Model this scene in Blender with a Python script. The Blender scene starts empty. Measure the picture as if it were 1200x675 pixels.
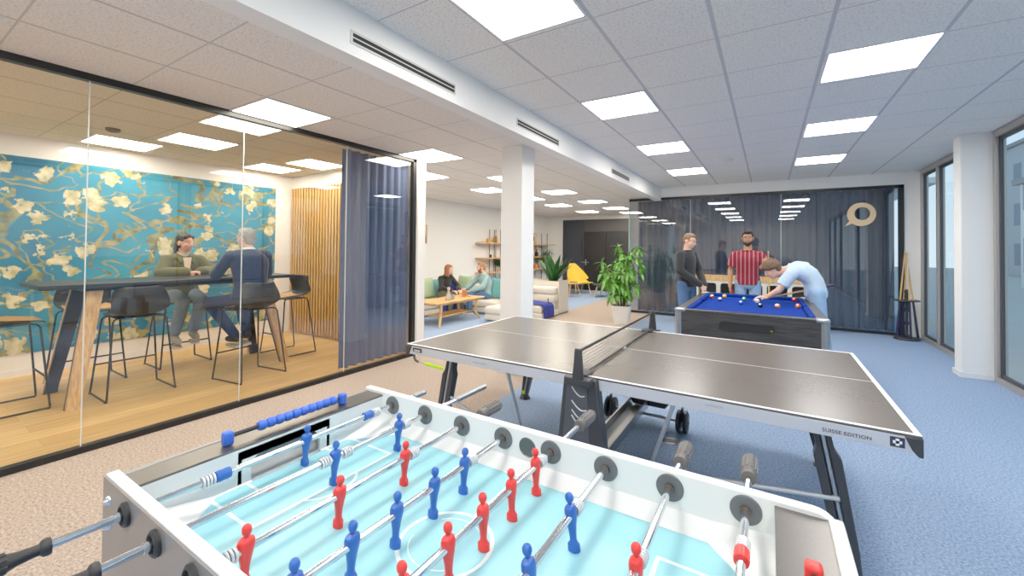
import bpy, bmesh, math, random
from mathutils import Vector, Matrix, Euler, Quaternion
PI = math.pi
random.seed(7)
SC = bpy.context.scene
COL = SC.collection
V = Vector

# ---------------------------------------------------------------- materials
MATS = {}
def new_mat(name):
    m = bpy.data.materials.new(name); m.use_nodes = True
    return m, m.node_tree.nodes, m.node_tree.links, m.node_tree.nodes['Principled BSDF']

def srgb(r, g, b):
    f = lambda c: (c/255/12.92) if c/255 <= .04045 else ((c/255+.055)/1.055)**2.4
    return (f(r), f(g), f(b), 1)

def mat(name, rgb, rough=.5, metal=0., noise=0., scale=60., bump=0., spec=.5, emit=None, est=0., coat=0., sheen=0., trans=0.):
    """plain surface with optional mottling and micro relief"""
    m, n, l, b = new_mat(name)
    c = srgb(*rgb)
    b.inputs['Base Color'].default_value = c
    b.inputs['Roughness'].default_value = rough
    b.inputs['Metallic'].default_value = metal
    b.inputs['Specular IOR Level'].default_value = spec
    b.inputs['Coat Weight'].default_value = coat
    b.inputs['Sheen Weight'].default_value = sheen
    b.inputs['Transmission Weight'].default_value = trans
    if emit:
        b.inputs['Emission Color'].default_value = srgb(*emit); b.inputs['Emission Strength'].default_value = est
    tc = n.new('ShaderNodeTexCoord')
    nz = n.new('ShaderNodeTexNoise'); nz.inputs['Scale'].default_value = scale; nz.inputs['Detail'].default_value = 4
    l.new(tc.outputs['Object'], nz.inputs['Vector'])
    if noise:
        mx = n.new('ShaderNodeMix'); mx.data_type = 'RGBA'
        mx.inputs['A'].default_value = tuple(max(0, v*(1-noise)) for v in c[:3])+(1,)
        mx.inputs['B'].default_value = tuple(min(1, v*(1+noise)) for v in c[:3])+(1,)
        l.new(nz.outputs['Fac'], mx.inputs['Factor']); l.new(mx.outputs['Result'], b.inputs['Base Color'])
    if bump:
        bp = n.new('ShaderNodeBump'); bp.inputs['Strength'].default_value = bump; bp.inputs['Distance'].default_value = .01
        l.new(nz.outputs['Fac'], bp.inputs['Height']); l.new(bp.outputs['Normal'], b.inputs['Normal'])
    return m

def carpet(name, c1, c2, scale=260):
    m, n, l, b = new_mat(name)
    b.inputs['Roughness'].default_value = 1; b.inputs['Specular IOR Level'].default_value = .05
    tc = n.new('ShaderNodeTexCoord')
    a = n.new('ShaderNodeTexNoise'); a.inputs['Scale'].default_value = scale; a.inputs['Detail'].default_value = 2
    d = n.new('ShaderNodeTexNoise'); d.inputs['Scale'].default_value = scale*.3; d.inputs['Detail'].default_value = 3
    big = n.new('ShaderNodeTexNoise'); big.inputs['Scale'].default_value = 1.2
    for x in (a, d, big): l.new(tc.outputs['Object'], x.inputs['Vector'])
    ad = n.new('ShaderNodeMath'); ad.operation = 'ADD'; l.new(a.outputs['Fac'], ad.inputs[0]); l.new(d.outputs['Fac'], ad.inputs[1])
    rp = n.new('ShaderNodeMapRange'); rp.inputs['From Min'].default_value = .75; rp.inputs['From Max'].default_value = 1.25
    l.new(ad.outputs[0], rp.inputs['Value'])
    mx = n.new('ShaderNodeMix'); mx.data_type = 'RGBA'
    mx.inputs['A'].default_value = srgb(*c1); mx.inputs['B'].default_value = srgb(*c2)
    l.new(rp.outputs[0], mx.inputs['Factor']); l.new(mx.outputs['Result'], b.inputs['Base Color'])
    bp = n.new('ShaderNodeBump'); bp.inputs['Strength'].default_value = .5; bp.inputs['Distance'].default_value = .004
    l.new(a.outputs['Fac'], bp.inputs['Height']); l.new(bp.outputs['Normal'], b.inputs['Normal'])
    return m

def planks(name, c1, c2, w=.2, ln=2.2, rough=.45):
    m, n, l, b = new_mat(name)
    b.inputs['Roughness'].default_value = rough
    tc = n.new('ShaderNodeTexCoord'); mp = n.new('ShaderNodeMapping'); mp.inputs['Rotation'].default_value = (0, 0, PI/2)
    l.new(tc.outputs['Object'], mp.inputs['Vector'])
    br = n.new('ShaderNodeTexBrick'); br.inputs['Scale'].default_value = 1
    br.inputs['Brick Width'].default_value = ln; br.inputs['Row Height'].default_value = w
    br.inputs['Mortar Size'].default_value = .0015; br.offset = .37
    br.inputs['Color1'].default_value = srgb(*c1); br.inputs['Color2'].default_value = srgb(*c2)
    br.inputs['Mortar'].default_value = tuple(v*.55 for v in srgb(*c1)[:3])+(1,)
    l.new(mp.outputs[0], br.inputs['Vector'])
    st = n.new('ShaderNodeMapping'); st.inputs['Scale'].default_value = (14, .9, 1); l.new(tc.outputs['Object'], st.inputs['Vector'])
    nz = n.new('ShaderNodeTexNoise'); nz.inputs['Scale'].default_value = 2.2; nz.inputs['Detail'].default_value = 6; nz.inputs['Distortion'].default_value = .6
    l.new(st.outputs[0], nz.inputs['Vector'])
    mr = n.new('ShaderNodeMapRange'); mr.inputs['From Min'].default_value = .3; mr.inputs['From Max'].default_value = .7
    mr.inputs['To Min'].default_value = .78; mr.inputs['To Max'].default_value = 1.12; l.new(nz.outputs['Fac'], mr.inputs['Value'])
    mx = n.new('ShaderNodeVectorMath'); mx.operation = 'SCALE'; l.new(br.outputs['Color'], mx.inputs[0]); l.new(mr.outputs[0], mx.inputs['Scale'])
    l.new(mx.outputs[0], b.inputs['Base Color'])
    return m

def woodgrain(name, c1, c2, axis=2, rough=.45, scale=3.):
    """fine streaks along one object axis"""
    m, n, l, b = new_mat(name)
    b.inputs['Roughness'].default_value = rough
    tc = n.new('ShaderNodeTexCoord'); mp = n.new('ShaderNodeMapping')
    s = [16, 16, 16]; s[axis] = 1.2; mp.inputs['Scale'].default_value = s
    l.new(tc.outputs['Object'], mp.inputs['Vector'])
    nz = n.new('ShaderNodeTexNoise'); nz.inputs['Scale'].default_value = scale; nz.inputs['Detail'].default_value = 5; nz.inputs['Distortion'].default_value = .8
    l.new(mp.outputs[0], nz.inputs['Vector'])
    cr = n.new('ShaderNodeValToRGB'); cr.color_ramp.elements[0].position = .35; cr.color_ramp.elements[1].position = .65
    cr.color_ramp.elements[0].color = srgb(*c1); cr.color_ramp.elements[1].color = srgb(*c2)
    l.new(nz.outputs['Fac'], cr.inputs['Fac']); l.new(cr.outputs['Color'], b.inputs['Base Color'])
    return m

def ceiling_tiles(name, tile, grid, ox, oy, tx, ty):
    m, n, l, b = new_mat(name)
    b.inputs['Roughness'].default_value = .95; b.inputs['Specular IOR Level'].default_value = .1
    tc = n.new('ShaderNodeTexCoord')
    sp = n.new('ShaderNodeSeparateXYZ'); l.new(tc.outputs['Object'], sp.inputs[0])
    def line(out, off, size, w):
        a = n.new('ShaderNodeMath'); a.operation = 'SUBTRACT'; l.new(out, a.inputs[0]); a.inputs[1].default_value = off
        p = n.new('ShaderNodeMath'); p.operation = 'PINGPONG'; l.new(a.outputs[0], p.inputs[0]); p.inputs[1].default_value = size/2
        c = n.new('ShaderNodeMath'); c.operation = 'LESS_THAN'; l.new(p.outputs[0], c.inputs[0]); c.inputs[1].default_value = w/2
        return c.outputs[0]
    mxx = n.new('ShaderNodeMath'); mxx.operation = 'MAXIMUM'
    l.new(line(sp.outputs['X'], ox, tx, .024), mxx.inputs[0]); l.new(line(sp.outputs['Y'], oy, ty, .010), mxx.inputs[1])
    nz = n.new('ShaderNodeTexNoise'); nz.inputs['Scale'].default_value = 70; nz.inputs['Detail'].default_value = 3; l.new(tc.outputs['Object'], nz.inputs['Vector'])
    mr = n.new('ShaderNodeMapRange'); mr.inputs['From Min'].default_value = .36; mr.inputs['From Max'].default_value = .5
    mr.inputs['To Min'].default_value = .8; mr.inputs['To Max'].default_value = 1.; l.new(nz.outputs['Fac'], mr.inputs['Value'])
    sc = n.new('ShaderNodeVectorMath'); sc.operation = 'SCALE'; sc.inputs[0].default_value = srgb(*tile)[:3]; l.new(mr.outputs[0], sc.inputs['Scale'])
    mx = n.new('ShaderNodeMix'); mx.data_type = 'RGBA'; l.new(mxx.outputs[0], mx.inputs['Factor'])
    l.new(sc.outputs[0], mx.inputs['A']); mx.inputs['B'].default_value = srgb(*grid)
    l.new(mx.outputs['Result'], b.inputs['Base Color'])
    return m

def glass(name, tint=(1, 1, 1), refl=1., ior=1.45):
    """single pane: clear view straight through plus a mirror reflection that grows towards grazing angles"""
    m = bpy.data.materials.new(name); m.use_nodes = True
    n, l = m.node_tree.nodes, m.node_tree.links
    n.clear()
    o = n.new('ShaderNodeOutputMaterial'); mx = n.new('ShaderNodeMixShader')
    t = n.new('ShaderNodeBsdfTransparent'); t.inputs['Color'].default_value = (*tint, 1)
    g = n.new('ShaderNodeBsdfGlossy'); g.inputs['Roughness'].default_value = .0; g.inputs['Color'].default_value = (1, 1, 1, 1)
    lw = n.new('ShaderNodeFresnel'); ge = n.new('ShaderNodeNewGeometry'); mi = n.new('ShaderNodeMapRange'); mi.inputs['To Min'].default_value = ior; mi.inputs['To Max'].default_value = 1/ior
    l.new(ge.outputs['Backfacing'], mi.inputs['Value']); l.new(mi.outputs[0], lw.inputs['IOR'])   # same reflection from both sides of the pane
    mu = n.new('ShaderNodeMath'); mu.operation = 'MULTIPLY'; mu.inputs[1].default_value = refl; mu.use_clamp = True
    l.new(lw.outputs[0], mu.inputs[0]); l.new(mu.outputs[0], mx.inputs[0])
    l.new(t.outputs[0], mx.inputs[1]); l.new(g.outputs[0], mx.inputs[2]); l.new(mx.outputs[0], o.inputs['Surface'])
    return m

# ---------------------------------------------------------------- mesh builder
class MB:
    def __init__(self): self.bm = bmesh.new()
    def _add(self, verts, faces):
        vs = [self.bm.verts.new(v) for v in verts]
        for f in faces:
            try: self.bm.faces.new([vs[i] for i in f])
            except ValueError: pass
        return vs
    def box(self, lo, hi, M=None):
        x0, y0, z0 = lo; x1, y1, z1 = hi
        P = [(x0,y0,z0),(x1,y0,z0),(x1,y1,z0),(x0,y1,z0),(x0,y0,z1),(x1,y0,z1),(x1,y1,z1),(x0,y1,z1)]
        if M: P = [M @ V(p) for p in P]
        self._add(P, [(3,2,1,0),(4,5,6,7),(0,1,5,4),(1,2,6,5),(2,3,7,6),(3,0,4,7)]); return self
    def cyl(self, a, b, r0, r1=None, n=16, caps=True):
        a, b = V(a), V(b); r1 = r0 if r1 is None else r1
        d = (b-a).normalized(); u = d.orthogonal().normalized(); w = d.cross(u)
        P = []
        for c, r in ((a, r0), (b, r1)):
            for i in range(n):
                t = 2*PI*i/n; P.append(c+(u*math.cos(t)+w*math.sin(t))*r)
        F = [(i, (i+1) % n, n+(i+1) % n, n+i) for i in range(n)]
        if caps: F += [tuple(range(n-1, -1, -1)), tuple(range(n, 2*n))]
        self._add(P, F); return self
    def ball(self, c, r, seg=16, rings=10, M=None):
        r = V(r) if hasattr(r, '__len__') else V((r, r, r)); c = V(c)
        P = [V((0, 0, 1))]; F = []
        for j in range(1, rings):
            a = PI*j/rings
            for i in range(seg):
                t = 2*PI*i/seg; P.append(V((math.sin(a)*math.cos(t), math.sin(a)*math.sin(t), math.cos(a))))
        P.append(V((0, 0, -1)))
        for i in range(seg): F.append((0, 1+i, 1+(i+1) % seg))
        for j in range(rings-2):
            for i in range(seg):
                a0 = 1+j*seg+i; a1 = 1+j*seg+(i+1) % seg
                F.append((a0, a0+seg, a1+seg, a1))
        L = len(P)-1; s = 1+(rings-2)*seg
        for i in range(seg): F.append((s+i, L, s+(i+1) % seg))
        Q = [V((p.x*r.x, p.y*r.y, p.z*r.z)) for p in P]
        if M: Q = [M @ q for q in Q]
        self._add([q+c for q in Q], F); return self
    def cap(self, a, b, r0, r1=None, n=14):
        """tapered capsule"""
        r1 = r0 if r1 is None else r1
        self.cyl(a, b, r0, r1, n); self.ball(a, r0, n, 8); self.ball(b, r1, n, 8); return self
    def loft(self, rings, caps=True, closed=True):
        n = len(rings[0]); P = [p for r in rings for p in r]; F = []
        for j in range(len(rings)-1):
            for i in range(n if closed else n-1):
                i2 = (i+1) % n; F.append((j*n+i, j*n+i2, (j+1)*n+i2, (j+1)*n+i))
        if caps: F += [tuple(range(n-1, -1, -1)), tuple((len(rings)-1)*n+i for i in range(n))]
        self._add(P, F); return self
    def lathe(self, c, prof, n=24, axis=None, sx=1, sy=1):
        """prof: (radius, height) pairs along +Z or along axis"""
        c = V(c); M = Matrix.Identity(3)
        if axis is not None: M = V(axis).to_track_quat('Z', 'Y').to_matrix()
        R = []
        for r, h in prof:
            R.append([c + M @ V((math.cos(2*PI*i/n)*r*sx, math.sin(2*PI*i/n)*r*sy, h)) for i in range(n)])
        return self.loft(R)
    def tube(self, path, r, n=8, closed=False, flat=1.):
        pts = [V(p) for p in path]; R = []; prev = None
        for i, p in enumerate(pts):
            if closed: d = pts[(i+1) % len(pts)]-pts[i-1]
            else: d = pts[min(i+1, len(pts)-1)]-pts[max(i-1, 0)]
            d.normalize()
            if prev is None: u = d.orthogonal().normalized()
            else:
                u = prev-d*prev.dot(d)
                u = u.normalized() if u.length > 1e-6 else d.orthogonal().normalized()
            prev = u; w = d.cross(u)
            rr = r[i] if hasattr(r, '__len__') else r
            R.append([p+(u*math.cos(2*PI*k/n)+w*math.sin(2*PI*k/n)*flat)*rr for k in range(n)])
        if closed: R.append(R[0])
        return self.loft(R, caps=not closed)
    def prism(self, poly, a, b, axis=2):
        """poly in the two other axes, extruded along axis between a and b"""
        def put(p, h):
            q = [0, 0, 0]; o = [k for k in range(3) if k != axis]
            q[o[0]], q[o[1]], q[axis] = p[0], p[1], h; return V(q)
        n = len(poly); P = [put(p, a) for p in poly]+[put(p, b) for p in poly]
        F = [(i, (i+1) % n, n+(i+1) % n, n+i) for i in range(n)]+[tuple(range(n-1, -1, -1)), tuple(range(n, 2*n))]
        self._add(P, F); return self
    def quad(self, *p): self._add(p, [tuple(range(len(p)))]); return self
    def grid(self, fn, nu, nv, closed_u=False):
        P = [fn(i/nu, j/nv) for j in range(nv+1) for i in range(nu+(0 if closed_u else 1))]
        w = nu if closed_u else nu+1; F = []
        for j in range(nv):
            for i in range(nu):
                i2 = (i+1) % w; F.append((j*w+i, j*w+i2, (j+1)*w+i2, (j+1)*w+i))
        self._add(P, F); return self
    def xf(self, M):
        self.bm.transform(M); return self
    def build(self, name, m, parent=None, world=False, smooth=True, bevel=0., seg=2, solid=0., sub=0, angle=38, offset=0.):
        bm = self.bm
        bmesh.ops.recalc_face_normals(bm, faces=bm.faces)
        if world and parent is not None:
            bm.transform(Matrix.Translation(-parent.location))
        me = bpy.data.meshes.new(name); bm.to_mesh(me); bm.free()
        for x in (m if isinstance(m, (list, tuple)) else [m]): me.materials.append(x)
        if smooth:
            me.polygons.foreach_set('use_smooth', [True]*len(me.polygons))
            me.set_sharp_from_angle(angle=math.radians(angle))
        o = bpy.data.objects.new(name, me); COL.objects.link(o)
        if parent is not None: o.parent = parent
        if solid:
            s = o.modifiers.new('solid', 'SOLIDIFY'); s.thickness = solid; s.offset = offset
        if bevel:
            b = o.modifiers.new('bevel', 'BEVEL'); b.width = bevel; b.segments = seg; b.limit_method = 'ANGLE'; b.angle_limit = math.radians(40)
            b.harden_normals = False
        if sub:
            s = o.modifiers.new('sub', 'SUBSURF'); s.levels = sub; s.render_levels = sub
        return o

def rbox(lo, hi, M=None): return MB().box(lo, hi, M)
def tag(o, label=None, cat=None, group=None, kind=None):
    if label: o['label'] = label
    if cat: o['category'] = cat
    if group: o['group'] = group
    if kind: o['kind'] = kind
    return o
def thing(name, label, cat, loc=(0, 0, 0), rz=0., group=None):
    o = bpy.data.objects.new(name, None); COL.objects.link(o); o.empty_display_size = .1
    o.location = loc; o.rotation_euler = (0, 0, rz)
    return tag(o, label, cat, group)
def shell(name, loc=(0, 0, 0)):
    o = bpy.data.objects.new(name, None); COL.objects.link(o); o.location = loc; o.empty_display_size = .1
    o['kind'] = 'structure'; return o
def struct(o): o['kind'] = 'structure'; return o
def dup(src, loc=None, rz=None, label=None, group=None, parent=None):
    c = src.copy(); COL.objects.link(c)
    if parent is not None: c.parent = parent
    if loc is not None: c.location = loc
    if rz is not None: c.rotation_euler = (0, 0, rz)
    if label: c['label'] = label
    if group: c['group'] = group
    for ch in [o for o in src.children]: dup(ch, parent=c)
    return c
def rot_z(a): return Matrix.Rotation(a, 4, 'Z')
def font_mesh(txt, size, name, m, parent, M, extrude=.0006, spacing=1., bold=0.):
    cu = bpy.data.curves.new(name, 'FONT'); cu.body = txt; cu.size = size; cu.extrude = extrude; cu.align_x = 'LEFT'
    cu.space_character = spacing; cu.offset = bold
    t = bpy.data.objects.new('tmp', cu); COL.objects.link(t)
    dg = bpy.context.evaluated_depsgraph_get()
    me = bpy.data.meshes.new_from_object(t.evaluated_get(dg))
    bpy.data.objects.remove(t); bpy.data.curves.remove(cu)
    me.transform(M); me.name = name; me.materials.clear(); me.materials.append(m)
    o = bpy.data.objects.new(name, me); COL.objects.link(o); o.parent = parent
    return o
def remeshed(mb, name, m, parent, voxel=.008, smooth=3, factor=.5):
    """fuse the overlapping solids of a builder into one continuous skin"""
    bm = mb.bm; bmesh.ops.recalc_face_normals(bm, faces=bm.faces)
    me = bpy.data.meshes.new('tmp'); bm.to_mesh(me); bm.free()
    o = bpy.data.objects.new('tmp', me); COL.objects.link(o)
    r = o.modifiers.new('r', 'REMESH'); r.mode = 'VOXEL'; r.voxel_size = voxel; r.use_smooth_shade = True
    if smooth:
        s = o.modifiers.new('s', 'SMOOTH'); s.factor = factor; s.iterations = smooth
    dg = bpy.context.evaluated_depsgraph_get()
    out = bpy.data.meshes.new_from_object(o.evaluated_get(dg))
    bpy.data.objects.remove(o); bpy.data.meshes.remove(me)
    out.name = name; out.materials.clear(); out.materials.append(m)
    out.polygons.foreach_set('use_smooth', [True]*len(out.polygons))
    q = bpy.data.objects.new(name, out); COL.objects.link(q); q.parent = parent
    return q

# ---------------------------------------------------------------- shared materials
white_wall = mat('white wall paint', (244, 242, 238), .85, noise=.02, scale=8)
white_trim = mat('white trim paint', (240, 240, 240), .6, noise=.01)
black_frame = mat('black frame metal', (22, 22, 24), .4, .3, noise=.1)
black_plastic = mat('black plastic', (24, 25, 28), .45, noise=.1)
dark_plastic = mat('dark grey plastic', (52, 53, 57), .5, noise=.12)
soft_grip = mat('grey rubber grip', (88, 84, 82), .5, noise=.1)
chrome = mat('polished chrome', (225, 228, 232), .12, 1., noise=.02)
steel = mat('brushed steel', (170, 172, 175), .32, 1., noise=.1, scale=200)
alu_grey = mat('window frame aluminium', (178, 172, 166), .45, .5, noise=.04)
oak = woodgrain('light oak', (196, 146, 84), (226, 182, 120), 2)
oak_y = woodgrain('light oak lengthwise', (200, 148, 84), (230, 184, 118), 1)
cream_fabric = mat('cream fabric', (216, 207, 192), .95, noise=.06, scale=150, bump=.2, sheen=.2)
blue_fabric = mat('royal blue fabric', (30, 46, 136), .95, noise=.12, scale=120, bump=.2)
sage_fabric = mat('sage green fabric', (170, 196, 152), .95, noise=.06, scale=120, bump=.2)
teal_fabric = mat('teal fabric', (92, 158, 160), .95, noise=.08, scale=120, bump=.2)
leaf_mat = mat('glossy green leaf', (62, 128, 38), .35, noise=.4, scale=18)
leaf_dark = mat('dark green leaf', (32, 84, 34), .35, noise=.4, scale=18)
bark = mat('brown stem', (104, 84, 52), .8, noise=.3, scale=40)
soil = mat('dark soil', (52, 40, 30), 1, noise=.4, scale=60, bump=.6)
# ================================================================ the room
ZH, ZL = 2.87, 2.67           # hall ceiling, lounge ceiling
XG, XW, YB = -1.863, 4.47, 7.6
tan_carpet = carpet('beige loop carpet', (126, 110, 98), (206, 187, 172))
blue_carpet = carpet('blue loop carpet', (98, 123, 162), (170, 191, 217))
oak_floor = planks('oak floorboards', (226, 184, 116), (208, 162, 92))
hall_tiles = ceiling_tiles('mineral ceiling tiles', (248, 244, 239), (198, 197, 202), .70, 1.50, .625, .65)
low_tiles = ceiling_tiles('warm mineral ceiling tiles', (242, 236, 230), (198, 196, 192), -1.84, -.40, .625, .65)
meet_tiles = ceiling_tiles('warm lit ceiling tiles', (238, 228, 206), (198, 188, 168), -1.84, -.40, .625, .65)  # warm tint of lamps and glass put into the tile colour

struct(rbox((XG, -5, -.12), (.02, 7.6, 0)).build('floor', tan_carpet))
struct(rbox((.02, -5, -.12), (4.53, YB, 0)).build('floor', blue_carpet))
struct(rbox((-4.85, 2.06, -.12), (XG, 12.1, 0)).build('floor', blue_carpet))
struct(rbox((XG, 7.6, -.12), (-.55, 12.1, 0)).build('floor', tan_carpet))
struct(rbox((-.55, YB, -.12), (4.75, 12.1, 0)).build('floor', blue_carpet))
struct(rbox((-4.85, -3.6, -.12), (XG, 2.06, .0)).build('floor', oak_floor))

struct(rbox((.17, -5, ZH), (4.53, YB+.1, ZH+.1)).build('ceiling', hall_tiles))
struct(rbox((XG-.02, -5, ZL), (.03, 12.1, ZL+.1)).build('ceiling', low_tiles))
struct(rbox((-4.85, 2.0, ZL), (XG-.02, 12.1, ZL+.1)).build('ceiling', low_tiles))
struct(rbox((-4.85, -3.6, ZL), (XG-.02, 2.0, ZL+.1)).build('ceiling', meet_tiles))
struct(rbox((.03, YB+.1, ZL), (4.75, 12.1, ZL+.1)).build('ceiling', low_tiles))
# bulkhead along the step in the ceiling
struct(rbox((.03, -5, 2.583), (.17, YB, ZH+.08)).build('trim_1', white_wall))

# walls
struct(rbox((-4.95, -3.6, 0), (-4.8, 12.1, ZH)).build('wall_left', white_wall))
w = MB().box((-4.8, 1.92, 0), (-1.80, 2.06, ZL)); struct(w.build('wall_meeting', white_wall))
struct(rbox((-4.8, -3.75, 0), (XG, -3.6, ZL)).build('wall_meeting_front', white_wall))
struct(rbox((XG, -5.15, 0), (4.53, -5, ZH)).build('wall_front', white_wall))
w = MB().box((-.55, YB, 2.656), (4.52, YB+.14, ZH)); w.box((4.26, YB, 0), (4.52, YB+.14, 2.656)); w.box((-.55,YB+.02,2.6),(.17,YB+.14,2.67))
struct(w.build('wall_back', white_wall))
w = MB().box((-4.8, 12, 2.54), (4.75, 12.15, ZL)); w.box((-4.8, 12, 0), (-4.28, 12.15, 2.54)); w.box((-.6, 12, 0), (4.75, 12.15, 2.54))
struct(w.build('wall_rear', white_wall))
# pillar between the windows and the window wall
w = MB()
w.box((XW, 7.46, 0), (XW+.05, YB, ZH)); w.box((XW, -5, 2.845), (XW+.05, YB, ZH)); w.box((XW,4.80,0),(XW+.05,5.02,2.86)); w.box((XW,-5,0),(XW+.05,-4.9,2.86))
struct(w.build('wall_right', white_wall))
struct(MB().box((4.18, 4.80, 0), (XW+.02, 5.02, ZH)).build('trim_2', white_wall, bevel=.012))
struct(MB().box((4.165, 4.785, 0), (XW, 5.035, .06)).build('baseboard_right', white_trim))
struct(rbox((-4.8, -3.6, 0), (-4.785, 1.92, .07)).build('baseboard_left', white_trim))
# column under the bulkhead
struct(MB().box((-.475, 1.95, 0), (-.185, 2.24, ZL)).build('wall_column', white_wall, bevel=.006))
struct(MB().box((-.495, 1.93, 0), (-.165, 2.26, .075)).build('baseboard_column', white_trim, bevel=.004))

# wallpaper inside the meeting room: generic blossom pattern, soft blotches and wandering stems on blue
def mural_mat():
    m, n, l, b = new_mat('floral wallpaper'); b.inputs['Roughness'].default_value = .8
    tc = n.new('ShaderNodeTexCoord')
    base = n.new('ShaderNodeTexNoise'); base.inputs['Scale'].default_value = 1.1; base.inputs['Detail'].default_value = 6
    l.new(tc.outputs['Object'], base.inputs['Vector'])
    r0 = n.new('ShaderNodeValToRGB'); r0.color_ramp.elements[0].position = .3; r0.color_ramp.elements[1].position = .7
    r0.color_ramp.elements[0].color = srgb(2, 88, 124); r0.color_ramp.elements[1].color = srgb(46, 148, 180)
    l.new(base.outputs['Fac'], r0.inputs['Fac'])
    def stems(scale, width, off):
        mp = n.new('ShaderNodeMapping'); mp.inputs['Location'].default_value = off; mp.inputs['Scale'].default_value = (1, 1, 1.5)
        l.new(tc.outputs['Object'], mp.inputs['Vector'])
        a = n.new('ShaderNodeTexNoise'); a.inputs['Scale'].default_value = scale; a.inputs['Detail'].default_value = 2; a.inputs['Distortion'].default_value = .5
        l.new(mp.outputs[0], a.inputs['Vector'])
        s = n.new('ShaderNodeMath'); s.operation = 'SUBTRACT'; s.inputs[1].default_value = .5; l.new(a.outputs['Fac'], s.inputs[0])
        ab = n.new('ShaderNodeMath'); ab.operation = 'ABSOLUTE'; l.new(s.outputs[0], ab.inputs[0])
        mr = n.new('ShaderNodeMapRange'); mr.inputs['From Min'].default_value = width*.6; mr.inputs['From Max'].default_value = width
        mr.inputs['To Min'].default_value = 1; mr.inputs['To Max'].default_value = 0; l.new(ab.outputs[0], mr.inputs['Value'])
        return mr.outputs[0]
    col = r0.outputs['Color']
    gn = n.new('ShaderNodeTexNoise'); gn.inputs['Scale'].default_value = 9; gn.inputs['Detail'].default_value = 4; l.new(tc.outputs['Object'], gn.inputs['Vector'])
    def over(col, fac, c1, c2):
        rr = n.new('ShaderNodeValToRGB'); rr.color_ramp.elements[0].position = .36; rr.color_ramp.elements[1].position = .64
        rr.color_ramp.elements[0].color = srgb(*c1); rr.color_ramp.elements[1].color = srgb(*c2); l.new(gn.outputs['Fac'], rr.inputs['Fac'])
        mx = n.new('ShaderNodeMix'); mx.data_type = 'RGBA'; l.new(fac, mx.inputs['Factor']); l.new(col, mx.inputs['A']); l.new(rr.outputs['Color'], mx.inputs['B'])
        return mx.outputs['Result']
    col = over(col, stems(1.25, .022, (0, 3, 1)), (84, 84, 40), (150, 150, 96))
    col = over(col, stems(2.1, .016, (0, 9, 4)), (96, 120, 84), (170, 150, 96))
    # blossoms: cells switched on where a large noise is high
    vo = n.new('ShaderNodeTexVoronoi'); vo.inputs['Scale'].default_value = 5.2; vo.inputs['Randomness'].default_value = .9
    wob = n.new('ShaderNodeTexNoise'); wob.inputs['Scale'].default_value = 14; l.new(tc.outputs['Object'], wob.inputs['Vector'])
    vm = n.new('ShaderNodeVectorMath'); vm.operation = 'SCALE'; vm.inputs['Scale'].default_value = .16; l.new(wob.outputs['Color'], vm.inputs[0])
    va = n.new('ShaderNodeVectorMath'); va.operation = 'ADD'; l.new(tc.outputs['Object'], va.inputs[0]); l.new(vm.outputs[0], va.inputs[1])
    l.new(va.outputs[0], vo.inputs['Vector'])
    sep = n.new('ShaderNodeSeparateColor'); l.new(vo.outputs['Color'], sep.inputs[0])
    on = n.new('ShaderNodeMath'); on.operation = 'GREATER_THAN'; on.inputs[1].default_value = .52; l.new(sep.outputs[0], on.inputs[0])
    ds = n.new('ShaderNodeMapRange'); ds.inputs['From Min'].default_value = .40; ds.inputs['From Max'].default_value = .46
    ds.inputs['To Min'].default_value = 1; ds.inputs['To Max'].default_value = 0; l.new(vo.outputs['Distance'], ds.inputs['Value'])
    big = n.new('ShaderNodeTexNoise'); big.inputs['Scale'].default_value = 1.5; l.new(tc.outputs['Object'], big.inputs['Vector'])
    bg = n.new('ShaderNodeMath'); bg.operation = 'GREATER_THAN'; bg.inputs[1].default_value = .47; l.new(big.outputs['Fac'], bg.inputs[0])
    f1 = n.new('ShaderNodeMath'); f1.operation = 'MULTIPLY'; l.new(on.outputs[0], f1.inputs[0]); l.new(ds.outputs[0], f1.inputs[1])
    f2 = n.new('ShaderNodeMath'); f2.operation = 'MULTIPLY'; l.new(f1.outputs[0], f2.inputs[0]); l.new(bg.outputs[0], f2.inputs[1])
    col = over(col, f2.outputs[0], (164, 158, 104), (222, 212, 172))
    l.new(col, b.inputs['Base Color'])
    return m
o = rbox((-4.7995, -3.55, .24), (-4.793, 1.63, 2.43)).build('mural', mural_mat())
tag(o, 'blue wallpaper mural of pale blossoms and stems behind the high table', 'mural')

# slatted oak panel on the meeting room end wall
oak_slat = woodgrain('slat oak', (178, 132, 66), (206, 162, 92), 2)
felt = mat('dark brown felt', (44, 32, 20), .95, noise=.2)
t = thing('slat_panel', 'vertical oak slat panel on the end wall beside the curtain', 'wall panel', (-3.4, 1.91, 0))
rbox((-4.76, 1.895, .03), (-2.0, 1.919, 2.45)).build('backing', felt, t, True)
mb = MB(); x = -4.74
while x < -2.0:
    mb.box((x, 1.862, .03), (x+.040, 1.896, 2.45)); x += .076
s_ = mb.build('slats', oak_slat, t, True, smooth=False)

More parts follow.
